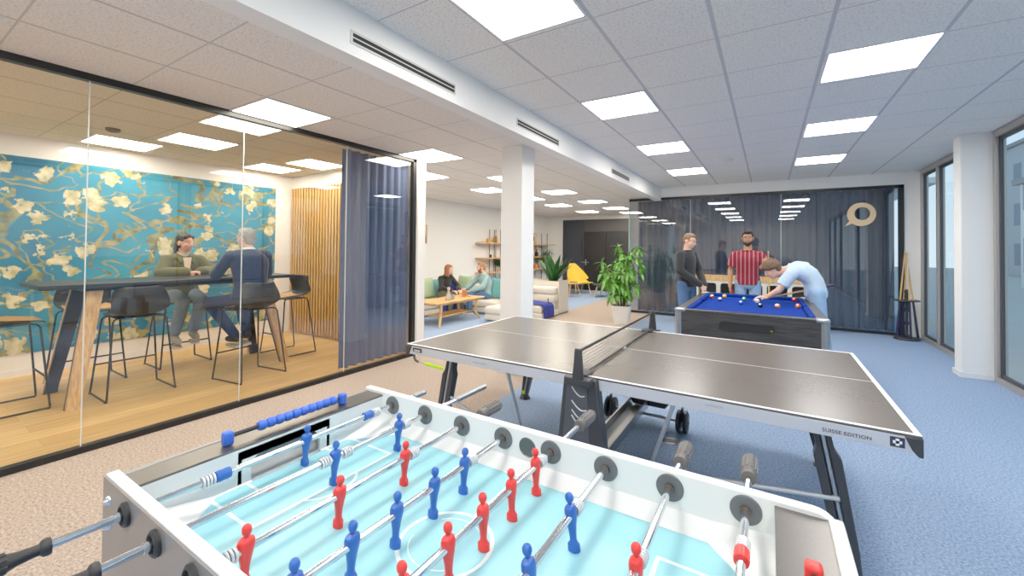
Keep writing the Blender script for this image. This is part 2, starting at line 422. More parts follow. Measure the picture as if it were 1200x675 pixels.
# ---- glazing between hall and meeting room
wg = shell('window_1', (XG, 0, 0))
clear = glass('clear partition glass', (.95, .96, .96), 1.8, 1.5)
mb = MB()
mb.box((XG-.03, -3.6, 0), (XG+.03, 1.915, .045)); mb.box((XG-.03, -3.6, ZL-.05), (XG+.03, 1.915, ZL)); mb.box((XG-.03, 1.86, 0), (XG+.03, 1.92, ZL))
mb.build('frame', black_frame, wg, True)
ys = [-3.6, -2.4, -1.275, -.255, .84, 1.86]
for a, b in zip(ys, ys[1:]):
    MB().quad((XG, a+.003, .045), (XG, b-.003, .045), (XG, b-.003, ZL-.05), (XG, a+.003, ZL-.05)).build('glass_pane', clear, wg, True)
seam = mat('bright glass edge', (214, 220, 214), .3, noise=.05)
for b in ys[1:-1]: rbox((XG-.004, b-.003, .045), (XG+.004, b+.003, ZL-.05)).build('glass_joint', seam, wg, True)

# ---- dark glazed wall behind the pool table
wd = shell('window_2', (0, YB, 0))
dark_glass = glass('dark tinted glass', (.78, .82, .86), 2.6, 1.5)
mb = MB()
mb.box((-.55, YB-.03, 0), (4.26, YB+.05, .05)); mb.box((-.55, YB-.03, 2.60), (4.26, YB+.05, 2.656)); mb.box((4.19, YB-.03, 0), (4.26, YB+.05, 2.656))
mb.build('frame', black_frame, wd, True)
xs = [-.55, .62, 1.82, 3.02, 4.19]
for a, b in zip(xs, xs[1:]):
    MB().quad((a+.003, YB, .05), (b-.003, YB, .05), (b-.003, YB, 2.6), (a+.003, YB, 2.6)).build('glass_pane', dark_glass, wd, True)
side = MB().quad((-.55, YB, .05), (-.55, 12, .05), (-.55, 12, 2.6), (-.55, YB, 2.6)); side.build('glass_pane', dark_glass, wd, True)
rbox((-.565, YB-.02, .05), (-.54, YB+.01, 2.6)).build('glass_edge', mat('greenish glass edge', (150, 186, 178), .3, noise=.05), wd, True)

def wavy(x0, x1, y, z0, z1, amp, wl, along='x', flare=.0):
    def f(u, v):
        s = x0+(x1-x0)*u
        k = 2*PI*s/wl
        d = amp*(math.sin(k+.6*math.sin(k*.37))+.35*math.sin(2.3*k+1))*(.7+.3*(1-v))
        z = z0+(z1-z0)*v
        s2 = s+flare*(1-v)*(u-.5)
        return V((s2, y+d, z)) if along == 'x' else V((y+d, s2, z))
    return f
navy_curtain = mat('slate blue curtain cloth', (66, 78, 96), .9, noise=.1, scale=30)
grey_curtain = mat('grey blue curtain cloth', (118, 132, 158), .9, noise=.06, scale=30)
for a, b, lab in ((-.42, .75, 'slate curtain behind the dark glass, the one behind the potted tree'), (.77, 2.45, 'slate curtain behind the dark glass, behind the standing pool players'), (2.47, 4.18, 'slate curtain behind the dark glass, beneath the ring shaped wall sign')):
    o = MB().grid(wavy(a, b, YB+.22, .04, 2.62, .045, .16), int((b-a)*110), 10).build('curtain', navy_curtain, smooth=True)
    tag(o, lab, 'curtain', 'slate curtains behind the dark glass wall')
def cl(u, v):  # curtain in the meeting room, edges pulled in slightly at mid height
    y = .87+u*.99; y += -.05*(1-u)*(1-v)
    k = 2*PI*y/.13
    return V((-1.97+.03*(math.sin(k+.5*math.sin(k*.4))+.3*math.sin(2.1*k)), y, .05+2.56*v))
o = MB().grid(cl, 170, 10).build('curtain', mat('blue grey drape', (82, 97, 130), .9, noise=.1, scale=20))
tag(o, 'long blue grey curtain hanging inside the glass meeting room', 'curtain')

# ---- windows in the right wall
ext_glass = glass('window glass', (.86, .93, .94), .55, 1.45)
def window(name, y0, y1, mull):
    w = shell(name, (XW, (y0+y1)/2, 0)); mb = MB()
    f = .055
    mb.box((XW-.03, y0, 0), (XW+.06, y1, .06)); mb.box((XW-.03, y0, 2.79), (XW+.06, y1, 2.86))
    for y in [y0]+mull+[y1-f]: mb.box((XW-.03, y, .06), (XW+.06, y+f, 2.79))
    mb.build('window_frame', alu_grey, w, True)
    ed = [y0]+mull+[y1-f]
    for a, b in zip(ed, ed[1:]):
        g = MB(); a0, b0 = a+f, b
        g.box((XW+.0, a0, .06), (XW+.03, a0+.03, 2.79)); g.box((XW, b0-.03, .06), (XW+.03, b0, 2.79)); g.box((XW, a0, .06), (XW+.03, b0, .1)); g.box((XW, a0, 2.75), (XW+.03, b0, 2.79))
        s = g.build('sash', dark_plastic, w, True)
        MB().quad((XW+.015, a0+.03, .1), (XW+.015, b0-.03, .1), (XW+.015, b0-.03, 2.75), (XW+.015, a0+.03, 2.75)).build('glass_pane', ext_glass, w, True)
window('window_3', 5.04, 7.46, [6.64])
window('window_4', 1.6, 4.78, [3.2])
window('window_5', -4.9, 1.55, [-1.7, -3.3])

# ---- far end of the lounge: panelled dark wall with black double door
dark_panel = mat('slate painted panel', (42, 48, 60), .5, noise=.1, scale=6)
door_black = mat('black door', (7, 7, 10), .45, noise=.1)
d = shell('wall_panelled', (-3, 12, 0))
for i in range(4):
    x0 = -4.28+i*.21; rbox((x0+.003, 11.94, 0), (x0+.207, 12.0, 2.54)).build('panel', dark_panel, d, True, bevel=.004)
rbox((-3.44, 11.95, 2.1), (-.6, 12.0, 2.54)).build('panel', mat('transom panel', (62, 60, 60), .5, noise=.05), d, True)
d = shell('door_1', (-2.6, 11.95, 0))
rbox((-3.44, 11.97, 0), (-.6, 11.99, 2.12)).build('backing', door_black, d, True)  # black sheet added behind the leaves to hide the bright seam
rbox((-3.42, 11.93, .01), (-2.62, 11.97, 2.09)).build('door_leaf', door_black, d, True, bevel=.004)
hb = MB().box((-3.545, 11.9, 1.25), (-3.49, 11.93, 1.85)); hb.build('door_plate', black_plastic, d, True)
hb = MB().cyl((-3.36, 11.93, 1.0), (-3.36, 11.87, 1.0), .012); hb.cyl((-3.5, 11.87, 1.0), (-3.22, 11.87, 1.0), .016); hb.box((-3.38, 11.92, .9), (-3.34, 11.935, 1.1))
hb.build('door_handle', steel, d, True)
d = shell('door_2', (-1.6, 11.95, 0))
rbox((-2.6, 11.93, .01), (-1.62, 11.97, 2.09)).build('door_leaf', mat('dark grey door', (14, 14, 18), .45, noise=.1), d, True, bevel=.004)
rbox((-1.6, 11.93, .01), (-.62, 11.97, 2.09)).build('door_leaf', door_black, d, True, bevel=.004)

# ---- ceiling lights
diff = mat('light diffuser', (255, 255, 255), .6, emit=(255, 251, 245), est=21.5)
diff_w = mat('warm light diffuser', (255, 255, 255), .6, emit=(255, 243, 224), est=22)
lamp_frame = mat('white lamp frame', (232, 232, 234), .5, noise=.02)
def light_proto(dm):
    t = thing('ceiling_light', 'x', 'ceiling light')
    f = MB(); r, q = .305, .289
    for lo, hi in (((-r,-r),(r,-q)),((-r,q),(r,r)),((-r,-q),(-q,q)),((q,-q),(r,q))): f.box((lo[0],lo[1],-.008), (hi[0],hi[1],0.))
    f.build('frame', lamp_frame, t, smooth=False)
    MB().box((-q, -q, -.005), (q, q, -.001)).build('diffuser', dm, t, smooth=False)
    return t
diff_m = mat('meeting room light diffuser', (255, 255, 255), .6, emit=(255, 240, 216), est=17)
pc, pw, pm = light_proto(diff), light_proto(diff_w), light_proto(diff_m)
HL = 'square light panels in the hall ceiling'; LL = 'square light panels in the low ceiling'; ML = 'square light panels in the meeting room'
spots = []
order = ['cut by the picture top', 'second along from the foosball table', 'third along from the foosball table', 'closest to the dark glass wall']
for k, y in enumerate((-.15, 1.82, 3.77, 5.72)):
    spots.append((1.01, y, ZH, 'square ceiling light in the row beside the bulkhead, '+order[k], HL, pc))
order = ['', 'largest in its row', 'middle one of its row', 'closest to the dark glass wall']
for k, y in enumerate((-.15, 1.78, 3.70, 5.66)):
    if k: spots.append((2.90, y, ZH, 'square ceiling light in the window side row, '+order[k], HL, pc))
for x, y in ((1.01, -2.1), (1.01, -4.05), (2.90, -.2), (2.90, -2.1), (2.90, -4.05)):
    spots.append((x, y, ZH, 'square white ceiling light above and behind the foosball table', HL, pc))
W1 = ['square ceiling light just outside the glass wall, largest of that row', 'square ceiling light above the white end post of the glass wall', 'square low ceiling light partly hidden by the column', 'square low ceiling light past the column over the beige walkway', 'square low ceiling light ahead of the yellow chair', 'square low ceiling light over the far end of the walkway', 'square low ceiling light closest to the far black door']
for k, y in enumerate((-.09, 1.87, 3.83, 5.78, 7.75, 9.6, 11.2)):
    spots.append((-1.525, y, ZL, W1[k], LL, pw))
W2 = ['square lounge ceiling light peeking out beside the white post', 'square lounge ceiling light over the coffee table', 'square lounge ceiling light behind the column', 'square lounge ceiling light above the shelf uprights', 'square lounge ceiling light nearest the slate panelling']
for k, y in enumerate((2.95, 4.85, 6.5, 8.15, 10.3)):
    spots.append((-2.67, y, ZL, W2[k], LL, pw))
spots.append((-1.525, -2.05, ZL, 'square ceiling light cut off by the picture edge outside the glass wall', LL, pw))
W3 = ['square ceiling light in the meeting room above the seated woman', 'small looking square ceiling light over the mural in the meeting room', 'square ceiling light in the meeting room before the slat panel', 'square ceiling light in the meeting room corner by mural and slat panel', 'square ceiling light at the hidden end of the meeting room', 'square ceiling light at the hidden end by the mural']
for k, (x, y) in enumerate(((-3.4, -.02), (-4.30, -.45), (-3.4, 1.45), (-4.30, 1.30), (-3.4, -2.2), (-4.30, -2.3))):
    spots.append((x, y, ZL, W3[k], ML, pm))
used = set()
for x, y, z, lab, g, p in spots:
    if p not in used:
        used.add(p); p.location = (x, y, z); p['label'] = lab; p['group'] = g
    else: dup(p, (x, y, z), None, lab, g)

# vents in the bulkhead, smoke detectors, exit sign, floor outlet
vent_dark = mat('dark vent slot', (14, 14, 16), .8, noise=.1)
vf = mat('pale vent frame', (206, 204, 198), .5, noise=.03)
vp = thing('air_vent', 'long slotted air vent in the bulkhead closest to the camera', 'air vent', (.17, -.17, 2.69), 0, 'slot vents in the bulkhead')
f = MB(); f.box((0, -.475, -.04), (.006, .475, .04)); f.build('vent_frame', vf, vp, bevel=.002)
for z in (-.028, .002): rbox((.004, -.46, z), (.0075, .46, z+.022)).build('slot', vent_dark, vp)
dup(vp, (.17, 1.70, 2.69), None, 'slot air vent in the bulkhead just beyond the white column')
dup(vp, (.17, 4.55, 2.69), None, 'slot air vent in the bulkhead closest to the dark glass wall')
sm = mat('white detector plastic', (230, 230, 228), .5, noise=.02)
t = thing('smoke_detector', 'small round smoke detector in the hall ceiling near the rear', 'smoke detector', (1.72, 4.95, ZH), 0)
MB().lathe((0, 0, 0), [(.055, 0), (.055, -.02), (.04, -.04), (.0, -.045)], 20).build('detector_body', sm, t)
t = thing('smoke_detector', 'dark round smoke detector in the meeting room ceiling', 'smoke detector', (-3.57, -.72, ZL), 0)
MB().lathe((0, 0, 0), [(.06, 0), (.06, -.02), (.04, -.035), (.0, -.04)], 20).build('detector_body', mat('bronze plastic', (96, 80, 56), .5), t)
t = thing('floor_outlet', 'small black floor outlet in the blue carpet under the tennis table', 'floor outlet', (1.60, 1.18, 0), .25)
MB().box((-.07, -.05, 0), (.07, .05, .004)).build('rim', steel, t, bevel=.001)
MB().box((-.055, -.035, .003), (.055, .035, .006)).build('flap', black_plastic, t)

# ring-shaped speech bubble sign on the dark glass
sign_m = mat('pale gold sign', (222, 190, 148), .5, .1, noise=.03)
t = thing('wall_sign', 'pale gold speech bubble ring mounted on the dark glass wall', 'sign', (3.68, YB-.02, 2.15))
N = 64; out = []; inn = []
for i in range(N):
    a = 2*PI*i/N
    ox, oz = .205*math.cos(a), .212*math.sin(a)
    if 3.72 < a < 4.10: ox, oz = (-.235, -.215) if 3.82 < a < 4.02 else (ox, oz)
    out.append((ox, oz)); inn.append((.012+.112*math.cos(a), .012+.118*math.sin(a)))
mb = MB()
for y in (0., -.018):
    pass
P = [V((p[0], y, p[1])) for y in (-.018, 0) for ring in (out, inn) for p in ring]
F = []
for i in range(N):
    j = (i+1) % N
    F += [(i, j, N+j, N+i), (2*N+i, 3*N+i, 3*N+j, 2*N+j), (i, 2*N+i, 2*N+j, j), (N+i, N+j, 3*N+j, 3*N+i)]
mb._add(P, F); mb.build('bubble_ring', sign_m, t)
# ================================================================ football table
FX, FY = 1.626, -1.4525
RODX = [1.055+.1632*k for k in range(8)]
RZ = .875
foos_white = mat('white laminate', (236, 238, 236), .35, noise=.02, scale=5)
foos_grey = mat('silver laminate', (150, 148, 146), .35, .6, noise=.06, scale=120)
plate_m = mat('brushed dark plate', (112, 108, 104), .3, .8, noise=.12, scale=160)
field_m = mat('pale turquoise playfield', (140, 206, 218), .38, noise=.08, scale=1.6)
line_w = mat('white field line', (226, 244, 246), .3, noise=.02)
foos_blue = mat('blue player plastic', (18, 82, 174), .35, noise=.05)
foos_red = mat('red player plastic', (226, 38, 34), .35, noise=.05)
disc_grey = mat('grey bearing disc', (84, 86, 90), .55, noise=.1)
spring_m = mat('clear white spring', (224, 228, 232), .25, .3, noise=.05)
brass_sleeve = mat('bronze sleeve', (96, 84, 74), .4, .6, noise=.1)
dark_in = mat('dark opening', (12, 12, 14), .8, noise=.1)
foos = thing('foosball_table', 'white foosball table with pale turquoise field and chrome rods', 'foosball table', (FX, FY, 0))
x0, x1, y0, y1, zt = .900, 2.372, -1.840, -1.064, .915
fl, fr, fn_, ff = 1.012, 2.240, -1.775, -1.135   # playfield edges
xi0, xi1, yi0, yi1 = 1.0, 2.252, -1.812, -1.090   # inner walls
def W(o): return o
# far and near long walls
poly = [(x0, .62), (x1, .62), (x1, zt-.05)]
for i in range(7):
    a = PI/2*i/6; poly.append((x1-.05+.05*math.cos(a), zt-.05+.05*math.sin(a)))
poly += [(x0, zt)]
MB().prism(poly, yi1, y1, 1).build('side_wall', foos_white, foos, True, bevel=.004, seg=3)
poly = [(x0, .62), (x1, .62), (x1, zt-.05)]
for i in range(7):
    a = PI/2*i/6; poly.append((x1-.05+.05*math.cos(a), zt-.05+.05*math.sin(a)))
poly += [(x0, zt)]
MB().prism(poly, y0+.004, yi0, 1).build('side_wall', foos_white, foos, True, bevel=.002)
MB().box((x0, y0, .62), (x1, y0+.004, zt-.004)).build('side_panel', foos_grey, foos, True)
# end boxes: goal walls and top plates
def goal_wall(xa, xb):
    m = MB(); gy0, gy1, gz = FY-.105, FY+.105, .868
    m.box((xa, yi0, .72), (xb, gy0, .897)); m.box((xa, gy1, .72), (xb, yi1, .897)); m.box((xa, gy0, gz), (xb, gy1, .897))
    # rounded upper corners of the goal mouth
    for s, yy in ((1, gy0), (-1, gy1)):
        pts = [(yy, gz)]+[(yy+s*.03*(1-math.sin(PI/2*i/5)), gz-.03*(1-math.cos(PI/2*i/5))) for i in range(6)][::-1]
        m.prism(pts, xa, xb, 0)
    return m
goal_wall(xi0-.012, xi0).build('end_wall', foos_white, foos, True)
goal_wall(xi1, xi1+.012).build('end_wall', foos_white, foos, True)
for xa, xb in ((x0+.016, xi0-.0), (xi1, x1-.026)):
    MB().box((xa, yi0, .897), (xb, yi1, .903)).build('end_plate', plate_m, foos, True)
    s_ = 1 if xa < 1.5 else -1; mouth = xb if s_ > 0 else xa; back = xa if s_ > 0 else xb
    pts = [(mouth, .735), (mouth, .800)]+[(mouth+(back-mouth)*.9*math.sin(PI/2*i/8), .800+.062*(1-math.cos(PI/2*i/8))) for i in range(1, 9)]+[(back, .735)]
    MB().prism(pts, FY-.13, FY+.13, 1).build('goal_chute', foos_white, foos, True)
    m = MB(); m.box((min(xa, xb), FY-.14, .866), (max(xa, xb), FY+.14, .890)); m.box((min(xa, xb), FY-.14, .735), (max(xa, xb), FY-.13, .866)); m.box((min(xa, xb), FY+.13, .735), (max(xa, xb), FY+.14, .866))
    m.build('goal_box', dark_in, foos, True)
MB().box((x0, yi0, .62), (x0+.016, yi1, .905)).build('end_panel', foos_grey, foos, True, bevel=.002)
MB().box((x1-.026, yi0, .62), (x1, yi1, .912)).build('end_panel', foos_white, foos, True, bevel=.006, seg=3)
# playfield with cut corners and the white border that frames it
cx, cy_ = .115, .125
fpoly = [(fl+cx, fn_), (fr-cx, fn_), (fr, fn_+cy_), (fr, ff-cy_), (fr-cx, ff), (fl+cx, ff), (fl, ff-cy_), (fl, fn_+cy_)]
MB().prism(fpoly, .788, .800, 2).build('playfield', field_m, foos, True)
MB().box((xi0-.012, yi0, .77), (xi1+.012, yi1, .788)).build('under_board', foos_white, foos, True)
m = MB()
outr = [(fl+cx, yi0), (fr-cx, yi0), (xi1, yi0), (xi1, fn_+cy_), (xi1, ff-cy_), (xi1, yi1), (fr-cx, yi1), (fl+cx, yi1), (xi0, yi1), (xi0, ff-cy_), (xi0, fn_+cy_), (xi0, yi0)]
rise = .826
def q4(*p): m.quad(*[V(a) for a in p])
z0 = .8005
q4((fl+cx, yi1, rise), (fl+cx, ff, z0), (fr-cx, ff, z0), (fr-cx, yi1, rise))
q4((fl+cx, yi0, rise), (fl+cx, fn_, z0), (fr-cx, fn_, z0), (fr-cx, yi0, rise))
for s, xa, xw in ((1, fl, xi0), (-1, fr, xi1)):
    q4((xa+s*cx, ff, z0), (xa+s*cx, yi1, rise), (xw, yi1, rise+.012)); q4((xa+s*cx, ff, z0), (xw, yi1, rise+.012), (xw, ff-cy_, z0), (xa, ff-cy_, z0))
    q4((xa+s*cx, fn_, z0), (xa+s*cx, yi0, rise), (xw, yi0, rise+.012)); q4((xa+s*cx, fn_, z0), (xw, yi0, rise+.012), (xw, fn_+cy_, z0), (xa, fn_+cy_, z0))
    q4((xa, ff-cy_, z0), (xw, ff-cy_, z0), (xw, FY+.105, z0), (xa, FY+.105, z0)); q4((xa, fn_+cy_, z0), (xw, fn_+cy_, z0), (xw, FY-.105, z0), (xa, FY-.105, z0))
m.build('border_ramp', foos_white, foos, True, smooth=False)
# field markings
zl = .8006
def strip(m, a, b, w=.008):
    a, b = V((*a, zl)), V((*b, zl)); d = (b-a).normalized(); n_ = V((-d.y, d.x, 0))*w/2
    m.quad(a-n_, b-n_, b+n_, a+n_)
def mark(fn):
    m = MB(); fn(m); bmesh.ops.remove_doubles(m.bm, verts=m.bm.verts, dist=.0002); m.build('field_line', line_w, foos, True, smooth=False)
def arc(c, r, a0, a1, w=.006, k=40):
    m = MB(); p = lambda t, q: V((c[0]+math.cos(t)*q, c[1]+math.sin(t)*q, zl+.0002)); P = []
    for i in range(k+1):
        t = a0+(a1-a0)*i/k; P += [p(t, r-w/2), p(t, r+w/2)]
    m._add(P, [(2*i, 2*i+1, 2*i+3, 2*i+2) for i in range(k)]); m.build('field_line', line_w, foos, True, smooth=False)
mark(lambda m: strip(m, (FX, fn_), (FX, FY-.105))); mark(lambda m: strip(m, (FX, FY+.105), (FX, ff)))
arc((FX, FY), .105, 0, 2*PI, .009, 60); arc((FX, FY), .082, .3, 2.4, .003, 30); arc((FX, FY), .082, 3.4, 5.6, .003, 30)
for s, xe in ((1, fl), (-1, fr)):
    for dx, hy in ((.205, .215), (.085, .125)):
        w = .0045*s
        P = [(xe, FY+hy), (xe+s*dx, FY+hy), (xe+s*dx, FY-hy), (xe, FY-hy), (xe, FY-hy+.009), (xe+s*dx-2*w, FY-hy+.009), (xe+s*dx-2*w, FY+hy-.009), (xe, FY+hy-.009)]
        m = MB(); m._add([V((*p, zl)) for p in P], [(0, 1, 6, 7), (1, 2, 5, 6), (2, 3, 4, 5)]); m.build('field_line', line_w, foos, True, smooth=False)
    a = math.acos(.06/.1); c = (xe+s*.145, FY)
    arc(c, .1, -a, a, .008) if s > 0 else arc(c, .1, PI-a, PI+a, .008)
# wall hardware
m = None
for k, x in enumerate(RODX):
    MB().lathe((x, yi1, RZ), [(.0, .005), (.031, .005), (.0325, .003), (.0325, -.001)], 28, (0, -1, 0)).build('bearing_disc', disc_grey, foos, True)
    MB().lathe((x, yi0, RZ), [(.0, .005), (.031, .005), (.0325, .003), (.0325, -.001)], 28, (0, 1, 0)).build('bearing_disc', disc_grey, foos, True)
    r_ = MB(); r_.lathe((x, y0, RZ), [(.012, -.001), (.026, -.001), (.026, .006), (.021, .010), (.019, .010), (.017, .004), (.012, .003)], 28, (0, -1, 0))
    r_.build('outer_bearing', black_plastic, foos, True)
for x in (.985, ):
    for z in (.868, .812): MB().lathe((.945, y0, z), [(.0, .012), (.006, .011), (.008, .007), (.011, .002), (.011, 0)], 16, (0, -1, 0)).build('bolt', chrome, foos, True)
MB().lathe((1.63, yi1-.0005, .868), [(.029, 0), (.027, .002), (.025, 0), (.024, -.018), (.0, -.018)], 28, (0, -1, 0)).build('ball_hole', mat('dark steel cup', (96, 94, 92), .35, .8, noise=.1), foos, True)
for a, b in ((x0+.01, y0+.01), (x1-.13, y0+.01), (x0+.01, y1-.13), (x1-.13, y1-.13)):
    m = MB(); m.box((a, b, .02), (a+.12, b+.12, .62)); m.build('leg', foos_white, foos, True, bevel=.008)
    MB().cyl((a+.06, b+.06, 0), (a+.06, b+.06, .025), .035).build('foot', black_plastic, foos, True)
MB().box((x0+.01, y0+.01, .66), (x1-.01, y1-.01, .70)).build('bottom_board', foos_grey, foos, True)

def man_mesh():
    R = []
    def ring(z, w, d, n=14, yo=0.): R.append([V((d*math.cos(2*PI*i/n)+yo, w*math.sin(2*PI*i/n), z)) for i in range(n)])
    for z, w, d, o in ((-.0755,.0085,.0125,0),(-.074,.0105,.0145,0),(-.060,.0105,.0140,0),(-.056,.0085,.0095,0),(-.050,.0075,.0075,0),(-.035,.0085,.0085,0),(-.018,.0115,.0105,0),(-.008,.0135,.0125,0),(.004,.0160,.0135,0),(.012,.0165,.0130,0),(.018,.0145,.0110,0),(.021,.0090,.0080,0),(.023,.0050,.0052,0),(.0265,.0046,.0050,0),(.029,.0072,.0075,0),(.034,.0090,.0095,0),(.040,.0088,.0095,0),(.045,.0062,.0068,0),(.0475,.002,.002,0)):
        ring(z, w, d, yo=o)
    return MB().loft(R)
men_y = {0: [-1.428], 1: [-1.445, -1.213], 2: [-1.754, -1.548, -1.341], 3: [-1.755, -1.637, -1.522, -1.401, -1.283],
         4: [-1.66, -1.54, -1.424, -1.306, -1.182], 5: [-1.70, -1.508, -1.32], 6: [-1.63, -1.398], 7: [-1.52]}
team = ['b', 'b', 'r', 'b', 'r', 'b', 'r', 'r']
far_end = {0: -.925, 1: -.735, 3: -1.0, 5: -1.0}
grip0 = {2: -.985, 4: -.880, 6: -.950, 7: -.935}
ngrip = {0: -1.955, 1: -1.925, 3: -1.97, 5: -1.94}
protos = {}
for k, x in enumerate(RODX):
    red = team[k] == 'r'; pm = foos_red if red else foos_blue
    a = -1.90 if red else ngrip[k]-.01
    b = grip0[k]+.01 if red else far_end[k]
    mb = MB().cyl((x, a, RZ), (x, b, RZ), .0081, n=18)
    rod = mb.build('rod', chrome, foos, True)
    ys_ = men_y[k]
    for y in ys_:
        key = (red,)
        if key not in protos:
            o = man_mesh().build('player', pm, rod); protos[key] = o
        else:
            o = protos[key].copy(); COL.objects.link(o); o.parent = rod
        o.location = (x-FX, y-FY, RZ)
        tilt = {3: .05, 4: -.04, 5: -.12, 2: .06, 1: .08, 0: .1}.get(k, 0)
        o.rotation_euler = (0, tilt, 0)
    # springs outside the end players, bumpers on the goalkeeper rods
    def spring(yc, s):
        m = MB()
        for i in range(4):
            c = V((x, yc+s*.0075*i, RZ)); m.tube([c+V((math.cos(t)*.0118, 0, math.sin(t)*.0118)) for t in [2*PI*j/18 for j in range(18)]], .0026, 6, True)
        m.build('spring', spring_m, rod, True) if False else m.xf(Matrix.Translation((-FX, -FY, 0))).build('spring', spring_m, rod)
    def bumper(yc):
        MB().lathe((x-FX, yc-FY, RZ), [(.009, -.017), (.0135, -.016), (.0145, -.008), (.0135, 0), (.0145, .008), (.0135, .016), (.009, .017)], 20, (0, 1, 0)).build('bumper', pm, rod)
    if k in (0, 7):
        d = .225 if k == 0 else .262
        bumper(ys_[0]+d); bumper(ys_[0]-d); spring(ys_[0]+d+.022, 1); spring(ys_[0]-d-.022, -1)
    else:
        spring(max(ys_)+.020, 1); spring(min(ys_)-.020, -1)
    if k in (1, 6): spring(sum(ys_)/2-.09, 1) if k == 1 else None
    sl = MB().cyl((x-FX, yi1-.012-FY, RZ), (x-FX, yi1-.004-FY, RZ), .0125); sl.build('sleeve', brass_sleeve, rod)
    sl = MB().cyl((x-FX, y0-.02-FY, RZ), (x-FX, y0-.008-FY, RZ), .0105); sl.build('stop_ring', chrome, rod)
    if red:
        g = grip0[k]; R = [(.0085, -.004), (.0175, -.003), (.019, .004), (.0175, .011), (.0145, .014), (.0145, .02), (.0175, .03), (.0185, .075), (.0178, .108), (.015, .116), (.0, .117)]
        h = MB().lathe((x-FX, g-FY, RZ), R, 24, (0, 1, 0))
        for i in range(10):
            t = 2*PI*i/10; c = V((x-FX+math.cos(t)*.0178, g-FY, RZ+math.sin(t)*.0178)); h.cap(c+V((0, .033, 0)), c+V((0, .104, 0)), .0026, n=6)
        h.build('handle', soft_grip, rod)
        if k == 0: pass
    else:
        g = ngrip[k]; R = [(.0085, -.004), (.0155, -.003), (.017, .002), (.0155, .008), (.0105, .012), (.0105, .02), (.0125, .04), (.0165, .055), (.0175, .09), (.0165, .125), (.014, .132), (0, .133)]
        h = MB().lathe((x-FX, g-FY, RZ), R, 24, (0, -1, 0))
        for i in range(9):
            t = 2*PI*i/9; c = V((x-FX+math.cos(t)*.0165, g-FY, RZ+math.sin(t)*.0165)); h.cap(c+V((0, -.055, 0)), c+V((0, -.122, 0)), .0028, n=6)
        h.build('handle', black_plastic, rod)
        if k < 2:
            MB().cyl((x-FX, far_end[k]-.19-FY if k == 1 else far_end[k]-.06-FY, RZ), (x-FX, far_end[k]+.002-FY, RZ), .0105, n=18).build('end_sleeve', steel, rod)
# score counters
def counter(xc, ya, yb, m_, parked, n):
    c = MB().cyl((xc-FX, ya-FY, .927), (xc-FX, yb-FY, .927), .006); c = c.build('score_counter', black_plastic, foos)
    for y in (ya, yb):
        k_ = MB().box((xc-FX-.013, y-FY-.013, .9035), (xc-FX+.013, y-FY+.013, .942)); k_.build('counter_post', m_, c, bevel=.007, seg=3)
    for i in range(n):
        y = parked+i*.0262
        MB().lathe((xc-FX, y-FY, .927), [(.007, -.0125), (.012, -.0115), (.0145, -.006), (.0145, .006), (.012, .0115), (.007, .0125)], 16, (0, 1, 0)).build('counter_bead', m_, c)
counter(.957, -1.600, -1.235, mat('blue counter plastic', (40, 92, 206), .35, noise=.05), -1.508, 10)
counter(2.305, -1.66, -1.315, foos_red, -1.64, 9)

# ================================================================ table tennis table
TT = thing('tennis_table', 'grey brown table tennis table with white edge lines and black net', 'table tennis table', (1.37, .7625, 0))
tt_top = mat('taupe table surface', (96, 88, 81), .26, noise=.05, scale=3, spec=.6)
tt_line = mat('white table line', (240, 240, 240), .4, noise=.02)
tt_apron = mat('light grey steel frame', (196, 199, 206), .35, .25, noise=.03)
tt_black = mat('charcoal moulded plastic', (38, 39, 43), .42, noise=.1)
tube_m = mat('pale galvanised tube', (178, 182, 188), .4, .4, noise=.05)
neon = mat('neon green plastic', (176, 220, 20), .4, noise=.05)
navy = mat('navy print', (28, 30, 62), .5, noise=.05)
for s in (0, 1):
    xa, xb = (0, 1.365) if s == 0 else (1.375, 2.74)
    MB().box((xa, 0, .7535), (xb, 1.525, .7600)).build('tabletop', tt_top, TT, True)
    b = MB(); e = .02; z0, z1 = .7600, .7606
    b.box((xa, 0, z0), (xb, e, z1)); b.box((xa, 1.525-e, z0), (xb, 1.525, z1)); b.box((xa, .761, z0), (xb, .764, z1))
    if s == 0: b.box((0, e, z0), (e, 1.525-e, z1))
    else: b.box((2.74-e, e, z0), (2.74, 1.525-e, z1))
    b.build('edge_lines', tt_line, TT, True, smooth=False)
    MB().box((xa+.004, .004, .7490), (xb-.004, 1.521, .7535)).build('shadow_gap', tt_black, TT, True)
    f = MB(); t_ = .022
    f.box((xa, 0, .692), (xb, t_, .749)); f.box((xa, 1.525-t_, .692), (xb, 1.525, .749))
    f.box((xa, t_, .692), (xa+t_, 1.525-t_, .749)); f.box((xb-t_, t_, .692), (xb, 1.525-t_, .749)); f.box((xa+.65, t_, .70), (xa+.69, 1.525-t_, .749))
    f.build('apron', tt_apron, TT, True, bevel=.002)
for x, s in ((2.74, -1), (0, 1)):
    for y, q in ((0, 1), (1.525, -1)):
        MB().prism([(x-s*.003, .750), (x+s*.052, .750), (x+s*.030, .700), (x+s*.012, .678), (x-s*.003, .676)], min(y-q*.004, y+q*.05), max(y-q*.004, y+q*.05), 1).build('corner_guard', tt_black, TT, True, bevel=.004)
